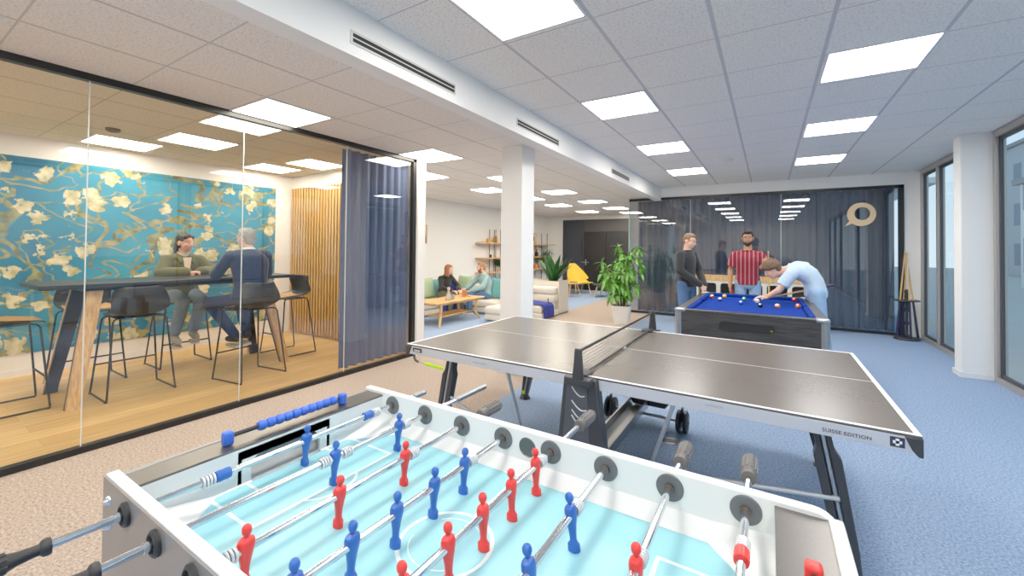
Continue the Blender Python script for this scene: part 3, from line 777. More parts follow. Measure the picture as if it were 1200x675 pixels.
# ball holder and release strap at the corner
m = MB(); m.box((.062, -.004, .712), (.150, .0, .742)); m.build('grip_slot', tt_black, TT, True, bevel=.002)
m = MB(); m.box((.078, -.006, .718), (.135, -.003, .730)); m.build('grip_inset', tt_apron, TT, True)
m = MB(); m.tube([(.06, .02, .70), (.075, .0, .675), (.10, -.01, .655), (.125, -.01, .65)], .008); m.build('release_hook', tt_black, TT, True)
m = MB(); m.tube([(.125, -.01, .65), (.2, -.0, .642), (.26, .01, .636)], .0025); m.build('release_cable', steel, TT, True)
m = MB(); 
for i in range(9):
    x = .185+i*.018; m.cyl((x, .0, .643-.0008*i), (x+.013, .0, .642-.0008*i), .011 if i % 2 else .0125, n=12)
m.cap((.185, 0, .643), (.345, 0, .635), .009, n=10)
m.build('release_grip', neon, TT, True)
font_mesh('SUISSE EDITION', .0205, 'lettering', navy, TT, Matrix.Translation((2.432-1.37, -.0012-.7625, .709)) @ Matrix.Rotation(PI/2, 4, 'X') @ Matrix.Diagonal((1.03, 1, 1, 1)), .0005, 1.08, .0003)
b = MB(); b.box((2.646, -.0012, .702), (2.690, .0, .741)); emb = b.build('emblem', navy, TT, True)
b = MB(); b.box((2.6625, -.002, .708), (2.6735, -.001, .735)); b.box((2.6545, -.002, .716), (2.6815, -.001, .727)); o = b.xf(Matrix.Translation((-1.37, -.7625, 0))).build('white_cross', tt_line, emb)
font_mesh('OUTDOOR', .014, 'lettering', mat('grey print', (126, 128, 136), .5), TT, Matrix.Translation((1.985-1.37, -.0012-.7625, .722)) @ Matrix.Rotation(PI/2, 4, 'X'), .0005, 1.1)
MB().box((.60, -.0012, .716), (.71, .0, .722)).build('badge', mat('pale badge', (150, 152, 160), .5), TT, True)
# legs: angled plastic legs with a steel tube
def leg(xt, xb, y, s):
    d = 1 if xb > xt else -1
    top, bot = V((xt, y, .70)), V((xb, y, .03))
    m = MB()
    for w0, w1, oy in ((-.05, -.012, 0), (.012, .05, 0)):
        # two moulded shells either side of the tube
        P = []
        prof = [(.0, .6), (.14, .65), (.2, 1.), (.75, .85), (1., .55)]
        pts = [(t, w) for t, w in prof]
        L = [top.lerp(bot, t)+V(((w0 if w0 < 0 else w1)*w, 0, 0)) for t, w in pts]
        Rr = [top.lerp(bot, t)+V(((w1 if w0 < 0 else w0), 0, 0)) for t, w in pts]
        poly = [(p.x, p.z) for p in L]+[(p.x, p.z) for p in reversed(Rr)]
        m.prism(poly, y-.03, y+.03, 1)
    lg = m.build('leg', tt_black, TT, True, bevel=.006)
    k = Matrix.Translation(-TT.location)
    MB().tube([top+V((0, -.012*s, 0)), bot+V((0, -.012*s, .01))], .013, 12).xf(k).build('leg_tube', steel, lg)
    MB().cyl(bot+V((0, 0, .05)), bot+V((0, 0, .02)), .034, .032, 16).xf(k).build('leveller', neon, lg)
    MB().cyl(bot+V((0, 0, .02)), (bot.x, bot.y, 0), .03, .055, 16).xf(k).build('foot', tt_black, lg)
for y, s in ((.11, 1), (1.36, 1)):
    leg(.345, .215, y, s); leg(2.435, 2.555, y, s)
# cross tubes
m = MB().tube([(.265, .10, .435), (.60, .10, .31)], .010, 10); m.build('brace_tube', tube_m, TT, True)
m = MB().tube([(2.50, .085, .405), (2.14, .085, .36), (1.75, .085, .31)], .011, 10); m.build('brace_tube', tube_m, TT, True)
m = MB().tube([(.847, .03, .70), (.734, .40, .20)], .011, 10); m.build('strut', tube_m, TT, True)
m = MB().tube([(1.842, .02, .70), (1.68, .26, .26)], .011, 10); m.build('strut', tube_m, TT, True)
# middle chassis
for y, s in ((-.03, -1), (1.555, 1)):
    m = MB(); m.prism([(1.262, .752), (1.455, .752), (1.53, .16), (1.50, .12), (1.235, .12), (1.205, .16)], min(y, y-s*.07), max(y, y-s*.07), 1)
    ch = m.build('net_support', tt_black, TT, True, bevel=.012, seg=3)
    k = Matrix.Translation(-TT.location)
    m = MB()
    m.prism([(1.285, .735), (1.40, .735), (1.43, .2), (1.25, .2)], min(y+s*.006, y), max(y+s*.006, y), 1); m.xf(k).build('raised_panel', mat('slate moulded plastic', (60, 62, 70), .42, noise=.1) if s < 0 else tt_black, ch, bevel=.004)
    if s < 0:
        for i, (zc, w) in enumerate(((.70, .075), (.625, .085), (.575, .085), (.545, .07))):
            pts = []
            for j in range(11):
                t = j/10; pts.append((1.315+w*t, y-.007, zc-.055*math.sin(t*PI*.62)+.012*t))
            MB().tube(pts, .0035, 6, flat=.5).xf(k).build('printed_curve', tt_apron, ch)
    arm = MB(); arm.box((1.29, min(y, y+s*.06), .725), (1.44, max(y, y+s*.06), .765)); arm.box((1.31, min(y, y-s*.11), .762), (1.40, max(y, y-s*.11), .775))
    arm.build('net_clamp', tt_black, TT, True, bevel=.006)
    post = MB(); yy = y+s*.05; post.prism([(1.338, .76), (1.402, .76), (1.388, .925), (1.352, .925)], yy-.012, yy+.012, 1)
    post.build('net_post', tt_black, TT, True, bevel=.006)
net_m = mat('black net cord', (26, 26, 28), .8, noise=.1)
m = MB(); ya, yb = -.07, 1.595
m.box((1.366, ya, .902), (1.374, yb, .916)); m.build('net_tape', black_plastic, TT, True)
m = MB(); m.box((1.367, ya, .768), (1.373, yb, .776)); m.build('net_cord', black_plastic, TT, True)
m = MB(); z = .788
while z < .902: m.box((1.3694, ya, z), (1.3706, yb, z+.0016)); z += .019
y = ya
while y < yb: m.box((1.3696, y, .776), (1.3704, y+.0008, .903)); y += .03
m.build('net_mesh', net_m, TT, True, smooth=False)
m = MB(); m.box((1.362, .745, .7605), (1.378, .78, .772)); m.build('centre_clip', tt_line, TT, True)
# beam and wheels
m = MB(); m.box((1.20, .05, .10), (1.215, 1.52, .17)); m.box((1.345, .05, .10), (1.36, 1.52, .17)); m.box((1.215, .05, .10), (1.345, 1.52, .112))
m.build('floor_beam', steel, TT, True, bevel=.003)
m = MB(); m.cyl((1.03, 1.39, .088), (1.70, 1.39, .088), .012); m.build('axle', steel, TT, True)
m = MB(); m.box((1.02, .10, .12), (1.70, .16, .17)); m.build('axle_beam', tt_black, TT, True, bevel=.004)
m = MB(); m.lathe((1.37, .80, .70), [(.0, -.035), (.1, -.03), (.17, 0), (0, 0)], 30, sx=1.2); m.build('under_tray', tt_black, TT, True)
for x in (1.07, 1.655):
    for y in (.13, 1.39):
        root = None
        for d in (-.026, .026):
            w = MB(); w.lathe((x+d, y, .088), [(.018, -.019), (.05, -.018), (.058, -.012), (.074, -.016), (.086, -.010), (.088, 0), (.086, .010), (.074, .016), (.058, .012), (.05, .018), (.018, .019)], 28, (1, 0, 0))
            for i in range(10):
                t = 2*PI*i/10; w.cyl((x+d-.0185, y+.04*math.cos(t), .088+.04*math.sin(t)), (x+d+.0185, y+.04*math.cos(t), .088+.04*math.sin(t)), .006, n=8)
            w.build('wheel', black_plastic, TT, True)
        f = MB(); f.box((x-.006, y-.02, .088), (x+.006, y+.02, .2)); f.cyl((x-.05, y, .088), (x+.05, y, .088), .012); f.build('wheel_fork', tt_black, TT, True)

# ================================================================ pool table
PT = thing('pool_table', 'black pool table with royal blue cloth and chrome corners', 'pool table', (2.05, 3.67, 0))
px0, px1, py0, py1, pz = 1.385, 2.715, 2.60, 4.76, .83
blackwood = woodgrain('black wood laminate', (20, 20, 21), (50, 48, 48), 0, .5, 4)
rail_m = woodgrain('charcoal rail laminate', (30, 29, 30), (60, 57, 55), 1, .4, 4)
cloth = mat('royal blue pool cloth', (4, 44, 136), .95, noise=.06, scale=200, spec=.08)
m = MB(); m.box((px0+.03, py0+.03, .56), (px1-.03, py1-.03, .70)); m.build('slate_box', black_plastic, PT, True)
for lo, hi in (((px0+.04, py0, .555), (px1-.04, py0+.04, .805)), ((px0+.04, py1-.04, .555), (px1-.04, py1, .805)), ((px0, py0+.04, .555), (px0+.04, py1-.04, .805)), ((px1-.04, py0+.04, .555), (px1, py1-.04, .805))):
    MB().box(lo, hi).build('apron', blackwood, PT, True, bevel=.004)
rw = .085
for lo, hi in (((px0+.05, py0-.004, .805), (px1-.05, py0+rw, pz)), ((px0+.05, py1-rw, .805), (px1-.05, py1+.004, pz)), ((px0-.004, py0+.05, .805), (px0+rw, py1-.05, pz)), ((px1-rw, py0+.05, .805), (px1+.004, py1-.05, pz))):
    MB().box(lo, hi).build('rail', rail_m, PT, True, bevel=.006, seg=3)
bed = MB().box((px0+rw-.01, py0+rw-.01, .74), (px1-rw+.01, py1-rw+.01, .790)); bed.build('cloth_bed', cloth, PT, True)
cu = .05
def cush(lo, hi, inner):  # cushion nose with mitred ends
    m = MB(); m.box(lo, hi); return m.build('cushion', cloth, PT, True, bevel=.012, seg=2)
g = .075; ym = (py0+py1)/2
cush((px0+rw+g, py0+rw-.004, .79), (px1-rw-g, py0+rw+cu, .832), 0); cush((px0+rw+g, py1-rw-cu, .79), (px1-rw-g, py1-rw+.004, .832), 0)
for xa, xb in ((px0+rw-.004, px0+rw+cu), (px1-rw-cu, px1-rw+.004)):
    cush((xa, py0+rw+g, .79), (xb, ym-.055, .832), 0); cush((xa, ym+.055, .79), (xb, py1-rw-g, .832), 0)
for x, y in ((px0+rw+.02, py0+rw+.02), (px1-rw-.02, py0+rw+.02), (px0+rw+.02, py1-rw-.02), (px1-rw-.02, py1-rw-.02), (px0+rw-.006, ym), (px1-rw+.006, ym)):
    MB().lathe((x, y, .7905), [(.062, .002), (.055, .002), (.052, -.0), (.0, -.0)], 24).build('pocket', dark_in, PT, True)
for x, sx in ((px0, 1), (px1, -1)):
    for y, sy in ((py0, 1), (py1, -1)):
        m = MB(); a, b = sorted((x-sx*.012, x+sx*.10)); c, d = sorted((y-sy*.012, y+sy*.10)); m.box((a, c, .800), (b, d, .838))
        m.build('corner_cap', steel, PT, True, bevel=.014, seg=3)
        m = MB(); m.cyl((x+sx*.028, y+sy*.028, .548), (x+sx*.028, y+sy*.028, .80), .040, n=24); m.build('corner_column', chrome if False else steel, PT, True)
# ball return window
st = []
for i in range(13): a = -PI/2+PI*i/12; st.append((2.05+.20+.042*math.cos(a), .690+.042*math.sin(a)))
for i in range(13): a = PI/2+PI*i/12; st.append((2.05-.20+.042*math.cos(a), .690+.042*math.sin(a)))
MB().prism(st, py0-.003, py0+.002, 1).build('return_window', dark_in, PT, True)
rimp = [V((p[0], py0-.003, p[1])) for p in st]; MB().tube(rimp, .004, 6, True).build('return_rim', black_plastic, PT, True)
lk = MB().cyl((2.268, py0-.008, .68), (2.268, py0-.002, .68), .010); lk.build('lock', mat('brass lock', (190, 160, 60), .3, .9), PT, True)
m = MB().box((1.62, py0-.006, .808), (1.74, py0-.0035, .828)); 
for y in (2.98, 4.38):
    m = MB(); m.box((px0+.16, y-.17, .06), (px1-.16, y+.17, .56)); m.build('pedestal', black_plastic, PT, True, bevel=.01)
    for x in (px0+.2, px1-.2): MB().cyl((x, y, 0), (x, y, .07), .045).build('foot', steel, PT, True)
# balls
def ball_mat(name, c, stripe):
    m, n, l, b = new_mat(name); b.inputs['Roughness'].default_value = .12; b.inputs['Coat Weight'].default_value = .5
    if not stripe: b.inputs['Base Color'].default_value = srgb(*c)
    else:
        tc = n.new('ShaderNodeTexCoord'); sp = n.new('ShaderNodeSeparateXYZ'); l.new(tc.outputs['Object'], sp.inputs[0])
        ab = n.new('ShaderNodeMath'); ab.operation = 'ABSOLUTE'; l.new(sp.outputs['Z'], ab.inputs[0])
        lt = n.new('ShaderNodeMath'); lt.operation = 'LESS_THAN'; lt.inputs[1].default_value = .0145; l.new(ab.outputs[0], lt.inputs[0])
        mx = n.new('ShaderNodeMix'); mx.data_type = 'RGBA'; mx.inputs['A'].default_value = srgb(240, 234, 214); mx.inputs['B'].default_value = srgb(*c)
        l.new(lt.outputs[0], mx.inputs['Factor']); l.new(mx.outputs['Result'], b.inputs['Base Color'])
    return m
spot_m = mat('ivory ball spot', (240, 234, 214), .2)
for x, y, c, st_, lab in ((1.571, 4.246, (206, 40, 34), 1, 'red and white striped pool ball nearest the black sweater man'), (1.712, 4.418, (240, 190, 60), 0, 'yellow pool ball near the far cushion'),
        (1.700, 3.93, (58, 44, 140), 1, 'dark blue and white striped pool ball below the yellow one'), (1.966, 4.167, (10, 130, 96), 0, 'green pool ball in the middle of the blue cloth'),
        (1.953, 3.716, (40, 70, 200), 0, 'blue pool ball on the blue cloth'), (2.115, 4.049, (240, 236, 222), 0, 'white cue ball in front of the leaning player hand'),
        (2.16, 3.574, (18, 18, 22), 0, 'solid black pool ball on the cloth'), (2.331, 3.606, (240, 120, 50), 1, 'orange and white striped pool ball'), (2.537, 3.755, (240, 96, 40), 0, 'plain orange pool ball'),
        (2.533, 4.50, (216, 30, 26), 0, 'plain red pool ball beside the leaning player elbow')):
    t = thing('pool_ball', lab, 'pool ball', (x, y, .790), 0, 'balls on the pool table')
    b = MB().ball((0, 0, 0), .0286, 24, 14).build('ball_shell', ball_mat(lab, c, st_), t); b.location = (0, 0, .0286); b.rotation_euler = (random.uniform(.15, .6), random.uniform(-.5, .5), 0)
    if c != (240, 236, 222):
        sp_ = MB().lathe((0, 0, 0), [(.011, .0262), (.0112, .0266), (.006, .0283), (.0, .02895)], 16, V((-.2, -.8, .5)).normalized()).build('number_spot', spot_m, t); sp_.location = (0, 0, .0286)
# ================================================================ meeting room furniture
black_top = mat('black table laminate', (30, 30, 33), .35, noise=.1, scale=10)
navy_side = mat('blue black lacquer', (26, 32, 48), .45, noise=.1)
T = thing('high_table', 'long black topped high table with slanted oak legs', 'table', (-3.375, -.19, 0))
MB().prism([(-3.75, -1.30), (-3.0, -1.30), (-3.0, .92), (-3.75, .92)], 1.06, 1.10, 2).build('table_top', black_top, T, True, bevel=.006)
MB().box((-3.60, -1.0, 1.02), (-3.15, .66, 1.06)).build('underframe', navy_side, T, True)
for sx, xt, xb in ((1, -3.14, -2.985), (-1, -3.61, -3.765)):
    for sy, yt, yb in ((-1, -.93, -1.09), (1, .60, .80)):
        def lg(ax, bx, off):
            m = MB(); R = []
            for z, x, y in ((1.03, xt, yt), (0, xb, yb)):
                w = .055 if z > .5 else .045
                R.append([V((x+ax, y-w, z)), V((x+bx, y-w, z)), V((x+bx, y+w, z)), V((x+ax, y+w, z))])
            return m.loft(R)
        o = lg(-.005*sx, .045*sx, 0).build('leg', oak, T, True, smooth=False, bevel=.003)
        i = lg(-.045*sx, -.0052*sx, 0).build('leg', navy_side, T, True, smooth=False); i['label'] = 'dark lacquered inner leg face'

shell_m = mat('black bucket seat plastic', (27, 29, 32), .42, noise=.08)
pad_m = mat('tan seat pad', (190, 146, 92), .7, noise=.08)
stool_metal = mat('black powder coated steel', (24, 25, 30), .45, .3, noise=.1)
def stool(lab, loc, rz):
    t = thing('bar_stool', lab, 'bar stool', loc, rz, 'bar stools at the high table')
    prof = [(.215, .752), (.20, .772), (.10, .768), (-.02, .760), (-.12, .764), (-.185, .800), (-.215, .87), (-.232, .95), (-.245, 1.02), (-.25, 1.055)]
    wid = [.175, .195, .215, .222, .225, .228, .226, .215, .19, .15]
    def f(u, v):
        k = v*(len(prof)-1); i = min(int(k), len(prof)-2); fr = k-i
        y = prof[i][0]*(1-fr)+prof[i+1][0]*fr; z = prof[i][1]*(1-fr)+prof[i+1][1]*fr; w = wid[i]*(1-fr)+wid[i+1]*fr
        s = u*2-1; e = abs(s)**2.6
        lift = .055*min(1, max(0, (v-.1)/.3)); back = max(0, (v-.55)/.45)
        return V((w*s, y+e*(.13*min(1, back*1.6)), z+e*lift*(1-.5*back)-back*.02*e))
    o = MB().grid(f, 16, 22).build('seat_shell', shell_m, t, solid=.012, sub=1)
    def fp(u, v):
        s = u*2-1; y = .195-.33*v; return V((.185*s*(1-.12*abs(v-.5)), y, .779-.008*math.sin(PI*v)+abs(s)**2.6*.03*min(1, v*2)))
    MB().grid(fp, 12, 10).build('seat_pad', pad_m, t, solid=.008)
    for s in (-1, 1):
        p = [(s*.15, .12, .755), (s*.19, .16, .745), (s*.205, .175, .72), (s*.258, .235, .03), (s*.262, .235, .012), (s*.262, .215, .008), (s*.262, -.22, .008), (s*.262, -.24, .012), (s*.258, -.24, .03), (s*.205, -.15, .72), (s*.19, -.14, .745), (s*.15, -.11, .755)]
        MB().tube(p, .0085, 8).build('sled_leg', stool_metal, t)
        for y in (.225, -.23): MB().cyl((s*.262, y, 0), (s*.262, y, .010), .013).build('foot_cap', black_plastic, t)
    MB().cyl((-.238, .212, .28), (.238, .212, .28), .0085, n=10).build('foot_rest', stool_metal, t)
    MB().box((-.16, -.12, .744), (.16, .13, .756)).build('seat_plate', stool_metal, t)
    return t
stool('bar stool cut off by the picture edge, tan seat seen from the side', (-3.45, -1.42, 0), 0)
stool('empty bar stool seen from behind, nearest the glass beside the oak leg', (-3.17, -.62, 0), PI/2)
stool('empty bar stool on the mural side, tan seat edge showing past the oak leg', (-3.98, -.78, 0), -PI/2)
stool('bar stool the olive jacket woman sits on', (-4.04, .06, 0), -PI/2)
stool('bar stool the navy sweater man sits on', (-2.74, .27, 0), PI/2+.15)
stool('empty bar stool at the table end in front of the slat panel', (-3.40, 1.08, 0), PI)

# ================================================================ lounge
def rb(t, name, lo, hi, m, bev=.05, seg=4, label=None):
    o = MB().box(lo, hi).build(name, m, t, True, bevel=bev, seg=seg, angle=60)
    if label: o['label'] = label
    return o
S = thing('corner_sofa', 'low cream fabric corner sofa along the lounge wall', 'sofa', (-3.9, 5.3, 0))
rb(S, 'base', (-4.74, 2.6, .03), (-3.86, 6.1, .15), cream_fabric, .03)
rb(S, 'base', (-3.86, 5.32, .03), (-1.66, 6.1, .15), cream_fabric, .03)
for a, b in ((2.62, 3.75), (3.77, 4.9), (4.92, 6.08)): rb(S, 'seat_cushion', (-4.70, a, .14), (-3.84, b, .31), cream_fabric, .06)
for a, b in ((-3.80, -2.75), (-2.73, -1.68)): rb(S, 'seat_cushion', (a, 5.30, .14), (b, 5.98, .31), cream_fabric, .06)
for a, b in ((2.62, 3.75), (3.77, 4.9), (4.92, 6.0)): rb(S, 'back_cushion', (-4.74, a, .31), (-4.54, b, .58), cream_fabric, .07)
for z in (.31, .475): rb(S, 'back_roll', (-2.36, 5.86, z), (-1.66, 6.10, z+.165), cream_fabric, .06)
for z in (.31, .45): rb(S, 'back_roll', (-4.5, 5.86, z), (-2.38, 6.10, z+.145), cream_fabric, .06)
O = thing('ottoman', 'cream fabric ottoman module partly hidden by the column', 'ottoman', (-2.35, 4.9, 0))
rb(O, 'base', (-2.62, 4.62, .03), (-1.98, 5.24, .15), cream_fabric, .03); rb(O, 'seat_cushion', (-2.63, 4.61, .14), (-1.97, 5.25, .30), cream_fabric, .06)
# blue throw draped over the sofa seat end
def thr(u, v):
    y = 5.30+.46*u+.008*math.sin(v*9)
    path = [(-2.4, .322), (-2.1, .324), (-1.72, .322), (-1.66, .312), (-1.638, .28), (-1.632, .18), (-1.630, .04)]
    k = v*(len(path)-1); i = min(int(k), len(path)-2); f = k-i
    return V((path[i][0]*(1-f)+path[i+1][0]*f+.012+.01*math.sin(u*14)*max(0, v-.6), y, path[i][1]*(1-f)+path[i+1][1]*f+.006))
o = MB().grid(thr, 24, 30).build('throw_blanket', blue_fabric, solid=.012, sub=1)
tag(o, 'royal blue throw draped over the cream sofa end', 'blanket')
o = MB().tube([(-1.66, 5.62, .30), (-1.635, 5.54, .38), (-1.62, 5.48, .44)], .012, 8).build('sofa_lever', black_plastic, S, True)
def cushion(lab, loc, m, rz, tilt, s=.24):
    def f(sign):
        def g(u, v):
            a, b = u*2-1, v*2-1
            e = (1-abs(a)**3)*(1-abs(b)**3); p = 1-.07*(1-abs(a*b))
            return V((a*s*(1-.06*(1-b*b)), sign*.075*max(0, e)**.45, b*s*(1-.06*(1-a*a))))
        return g
    t = thing('cushion', lab, 'cushion', loc, rz, 'loose cushions on the corner sofa')
    m_ = MB(); m_.grid(f(1), 14, 14); m_.grid(f(-1), 14, 14); bmesh.ops.remove_doubles(m_.bm, verts=m_.bm.verts, dist=.0005)
    m_.xf(Matrix.Rotation(tilt, 4, 'X')); o = m_.build('cover', m, t, sub=1)
    return t
cushion('sage green cushion beside the white glass wall post', (-4.40, 4.86, .54), sage_fabric, -PI/2, .22, .24)
cushion('teal cushion between the green cushion and the black top woman', (-4.42, 5.22, .525), teal_fabric, -PI/2+.15, .25, .22)
cushion('dark blue cushion behind the black top woman', (-4.42, 5.72, .52), blue_fabric, -PI/2-.1, .25, .21)
cushion('large sage green cushion behind the bearded man', (-4.02, 5.74, .56), sage_fabric, PI-.25, .2, .26)
cushion('teal cushion beside the bearded man arm', (-2.98, 5.74, .55), teal_fabric, PI, .2, .25)
cushion('sage green cushion peeking out behind the column', (-2.42, 5.70, .54), sage_fabric, PI+.3, .2, .24)
o = MB().grid(lambda u, v: V((-3.835+.0*u+.006*math.sin(v*30), 4.7+.95*v, .05+.27*u)), 8, 24).build('throw_blanket', blue_fabric, solid=.01)
tag(o, 'dark blue throw hanging down the sofa front behind the coffee table', 'blanket')

K = thing('coffee_table', 'oak coffee table with lower shelf and splayed legs', 'coffee table', (-3.15, 4.2, 0))
rb(K, 'table_top', (-3.46, 3.46, .425), (-2.84, 4.96, .455), oak_y, .012, 3)
rb(K, 'apron', (-3.38, 3.56, .385), (-2.92, 4.86, .425), oak_y, .005, 2)
rb(K, 'shelf', (-3.34, 3.72, .16), (-2.96, 4.70, .18), oak_y, .004, 2)
for x, s in ((-3.39, -1), (-2.91, 1)):
    for y, q in ((3.66, -1), (4.76, 1)):
        m = MB(); m.tube([(x, y, .40), (x+s*.004, y+q*.0, .30), (x-s*.03, y-q*.03, .18), (x+s*.02, y+q*.05, .06), (x+s*.03, y+q*.07, .0)], [.030, .028, .026, .022, .018], 8); m.build('leg', oak, K, True)
# things on the coffee table
clear_jar = mat('frosted glass', (216, 214, 206), .15, noise=.03, trans=.5)
t = thing('carafe', 'clear glass carafe with pale stopper on the coffee table', 'carafe', (-3.0, 3.98, .455))
MB().lathe((0,0,0), [(0,0),(.05,0),(.055,.04),(.05,.09),(.026,.15),(.024,.19),(.03,.20),(0,.20)], 20).build('carafe_body', clear_jar, t)
MB().lathe((0,0,.2), [(0,0),(.022,0),(.03,.02),(.026,.05),(0,.055)], 16).build('stopper', mat('pale cork', (206, 186, 150), .8, noise=.1), t)
t = thing('drinking_glass', 'small drinking glass beside the carafe', 'glass', (-3.02, 4.14, .455))
MB().lathe((0,0,0), [(0,0),(.03,0),(.036,.1),(.033,.1),(.028,.008),(0,.008)], 18).build('glass_body', clear_jar, t)
wd = mat('reddish wooden game blocks', (196, 120, 66), .6, noise=.15, scale=30)
t = thing('tumbling_tower', 'small tower of reddish wooden blocks on the coffee table', 'game', (-3.12, 4.62, .455))
for k in range(9):
    m = MB()
    for j in (-1, 0, 1):
        if k > 4 and (k+j) % 3 == 0: continue
        lo, hi = ((-.0375, j*.025-.012, k*.015), (.0375, j*.025+.012, k*.015+.0146))
        m.box(lo, hi) if k % 2 == 0 else m.box((lo[1], lo[0], lo[2]), (hi[1], hi[0], hi[2]))
    m.build('block_layer', wd, t, smooth=False)
for q, (dx, dy) in enumerate(((.10, .03), (-.03, .12), (.09, -.09))):
    o = MB().box((-.0375, -.0125, 0), (.0375, .0125, .015)).build('wooden_block', wd); o.location = (-3.12+dx, 4.62+dy, .455); o.rotation_euler = (0, 0, q*1.1)
    tag(o, 'loose wooden block lying around the block tower', 'game block', 'loose wooden blocks')

# wall shelf with thin black uprights
H = thing('shelf_unit', 'oak shelves on thin black uprights along the lounge wall', 'shelf', (-4.65, 9.3, 0))
shx = -4.64
for y in (7.85, 8.1, 11.15):
    for x in (shx-.11, shx+.11): MB().cyl((x, y, .0), (x, y, 2.02), .011, n=8).build('upright', black_frame, H, True)
for z, a, b in ((1.615, 7.2, 11.75), (1.18, 7.2, 11.55), (.765, 7.2, 11.65)):
    rb(H, 'shelf_board', (shx-.15, a, z-.018), (shx+.15, b, z+.018), oak_y, .004, 2)
def vase(lab, cat, x, y, z, prof, m, name='vase', g=None):
    t = thing(name, lab, cat, (x, y, z), 0, g); MB().lathe((0,0,0), prof, 18).build('vessel_body', m, t); return t
amber = mat('amber glazed clay', (206, 150, 48), .4, noise=.1); dkglass = mat('dark brown glass', (48, 32, 30), .2, noise=.1); cobalt = mat('cobalt glaze', (28, 52, 120), .3, noise=.1); orng = mat('orange glaze', (214, 120, 40), .4, noise=.1)
vase('small amber jar on the top shelf', 'jar', shx, 7.62, 1.633, [(0,0),(.05,0),(.065,.05),(.055,.1),(.04,.12),(0,.12)], amber, 'jar')
vase('taller amber jar on the top shelf by the uprights', 'jar', shx, 8.0, 1.633, [(0,0),(.06,0),(.075,.08),(.06,.16),(.05,.2),(0,.2)], amber, 'jar')
vase('tiny dark jar on the middle shelf', 'jar', shx, 7.75, 1.198, [(0,0),(.03,0),(.04,.05),(.025,.09),(0,.1)], dkglass, 'jar')
vase('dark brown bottle on the middle shelf behind the column', 'bottle', shx, 10.55, 1.198, [(0,0),(.07,0),(.075,.12),(.03,.18),(.03,.26),(.04,.27),(0,.27)], dkglass, 'bottle')
vase('cobalt blue vase on the lowest shelf', 'vase', shx, 10.2, .783, [(0,0),(.06,0),(.08,.08),(.04,.18),(.05,.22),(0,.22)], cobalt)
vase('orange pot on the lowest shelf beside the cobalt vase', 'pot', shx, 10.5, .783, [(0,0),(.06,0),(.075,.12),(.06,.15),(0,.15)], orng, 'pot')

def leaf(mb, base, d, L, W, droop=.25, up=None, n=6):
    """one folded, drooping leaf blade"""
    d = V(d).normalized(); side = d.cross(V((0, 0, 1)))
    side = side.normalized() if side.length > 1e-3 else V((1, 0, 0)); nrm = side.cross(d)
    rows = []
    for i in range(n+1):
        t = i/n; w = W*math.sin(PI*min(1, t*.93+.05))**.8*.5
        c = V(base)+d*L*t+V((0, 0, -droop*L*t*t))
        rows.append((c-side*w+nrm*w*.25, c, c+side*w+nrm*w*.25))
    P = [p for r in rows for p in r]; F = []
    for i in range(n):
        F += [(i*3, i*3+1, i*3+4, i*3+3), (i*3+1, i*3+2, i*3+5, i*3+4)]
    mb._add(P, F)
def pot_plant(name, lab, loc, pot_prof, pot_mat, nstem, hgt, spread, L, W, dark=False, whorl=0, leaves=8, droop=.3, seed=1, wallx=-.14):
    rnd = random.Random(seed); t = thing(name, lab, 'plant', loc)
    MB().lathe((0,0,0), pot_prof, 20).build('pot', pot_mat, t)
    top = max(h for r, h in pot_prof); rr = pot_prof[-3][0]
    MB().lathe((0,0,top-.03), [(0,.0),(rr*.9,0),(rr*.9,.006),(0,.012)], 16).build('soil', soil, t)
    st, fo = MB(), MB()
    for k in range(nstem):
        a = 2*PI*k/nstem+rnd.uniform(-.3, .3); h = hgt*rnd.uniform(.55, 1); s = spread*rnd.uniform(.3, 1)
        tip = V((math.cos(a)*s, math.sin(a)*s, top+h)); b = V((math.cos(a)*rr*.4, math.sin(a)*rr*.4, top-.03)); mid = b.lerp(tip, .5)+V((0, 0, h*.12))
        st.tube([b, mid, tip], [.009, .007, .004], 6)
        for j in range(leaves):
            u = .3+.7*j/max(1, leaves-1); p = b.lerp(mid, u*2) if u < .5 else mid.lerp(tip, u*2-1)
            aa = j*2.4+k; dr = V((math.cos(aa), math.sin(aa), rnd.uniform(.0, .5)))
            leaf(fo, p, dr, L*rnd.uniform(.7, 1.1), W, droop)
    for v in fo.bm.verts: v.co.x = max(v.co.x, wallx)
    for v in st.bm.verts: v.co.x = max(v.co.x, wallx)
    st.build('stems', bark, t); fo.build('foliage', leaf_dark if dark else leaf_mat, t)
    return t
clay = mat('white pot glaze', (226, 222, 214), .45, noise=.02)
potp = [(0,0),(.05,0),(.07,.12),(.072,.13),(.066,.13),(.064,.10),(0,.10)]
pot_plant('trailing_plant', 'trailing green plant hanging by the shelf uprights', (shx, 8.25, .783), potp, clay, 9, .36, .2, .12, .06, True, leaves=9, droop=.8, seed=3)
pot_plant('potted_plant', 'leafy pot plant on the lowest shelf beside the column', (shx, 10.9, .783), potp, clay, 10, .34, .35, .2, .08, leaves=7, seed=4)
pot_plant('potted_plant', 'taller leafy pot plant on the lowest shelf end', (shx, 11.35, .783), potp, clay, 9, .52, .25, .2, .09, leaves=8, seed=5)

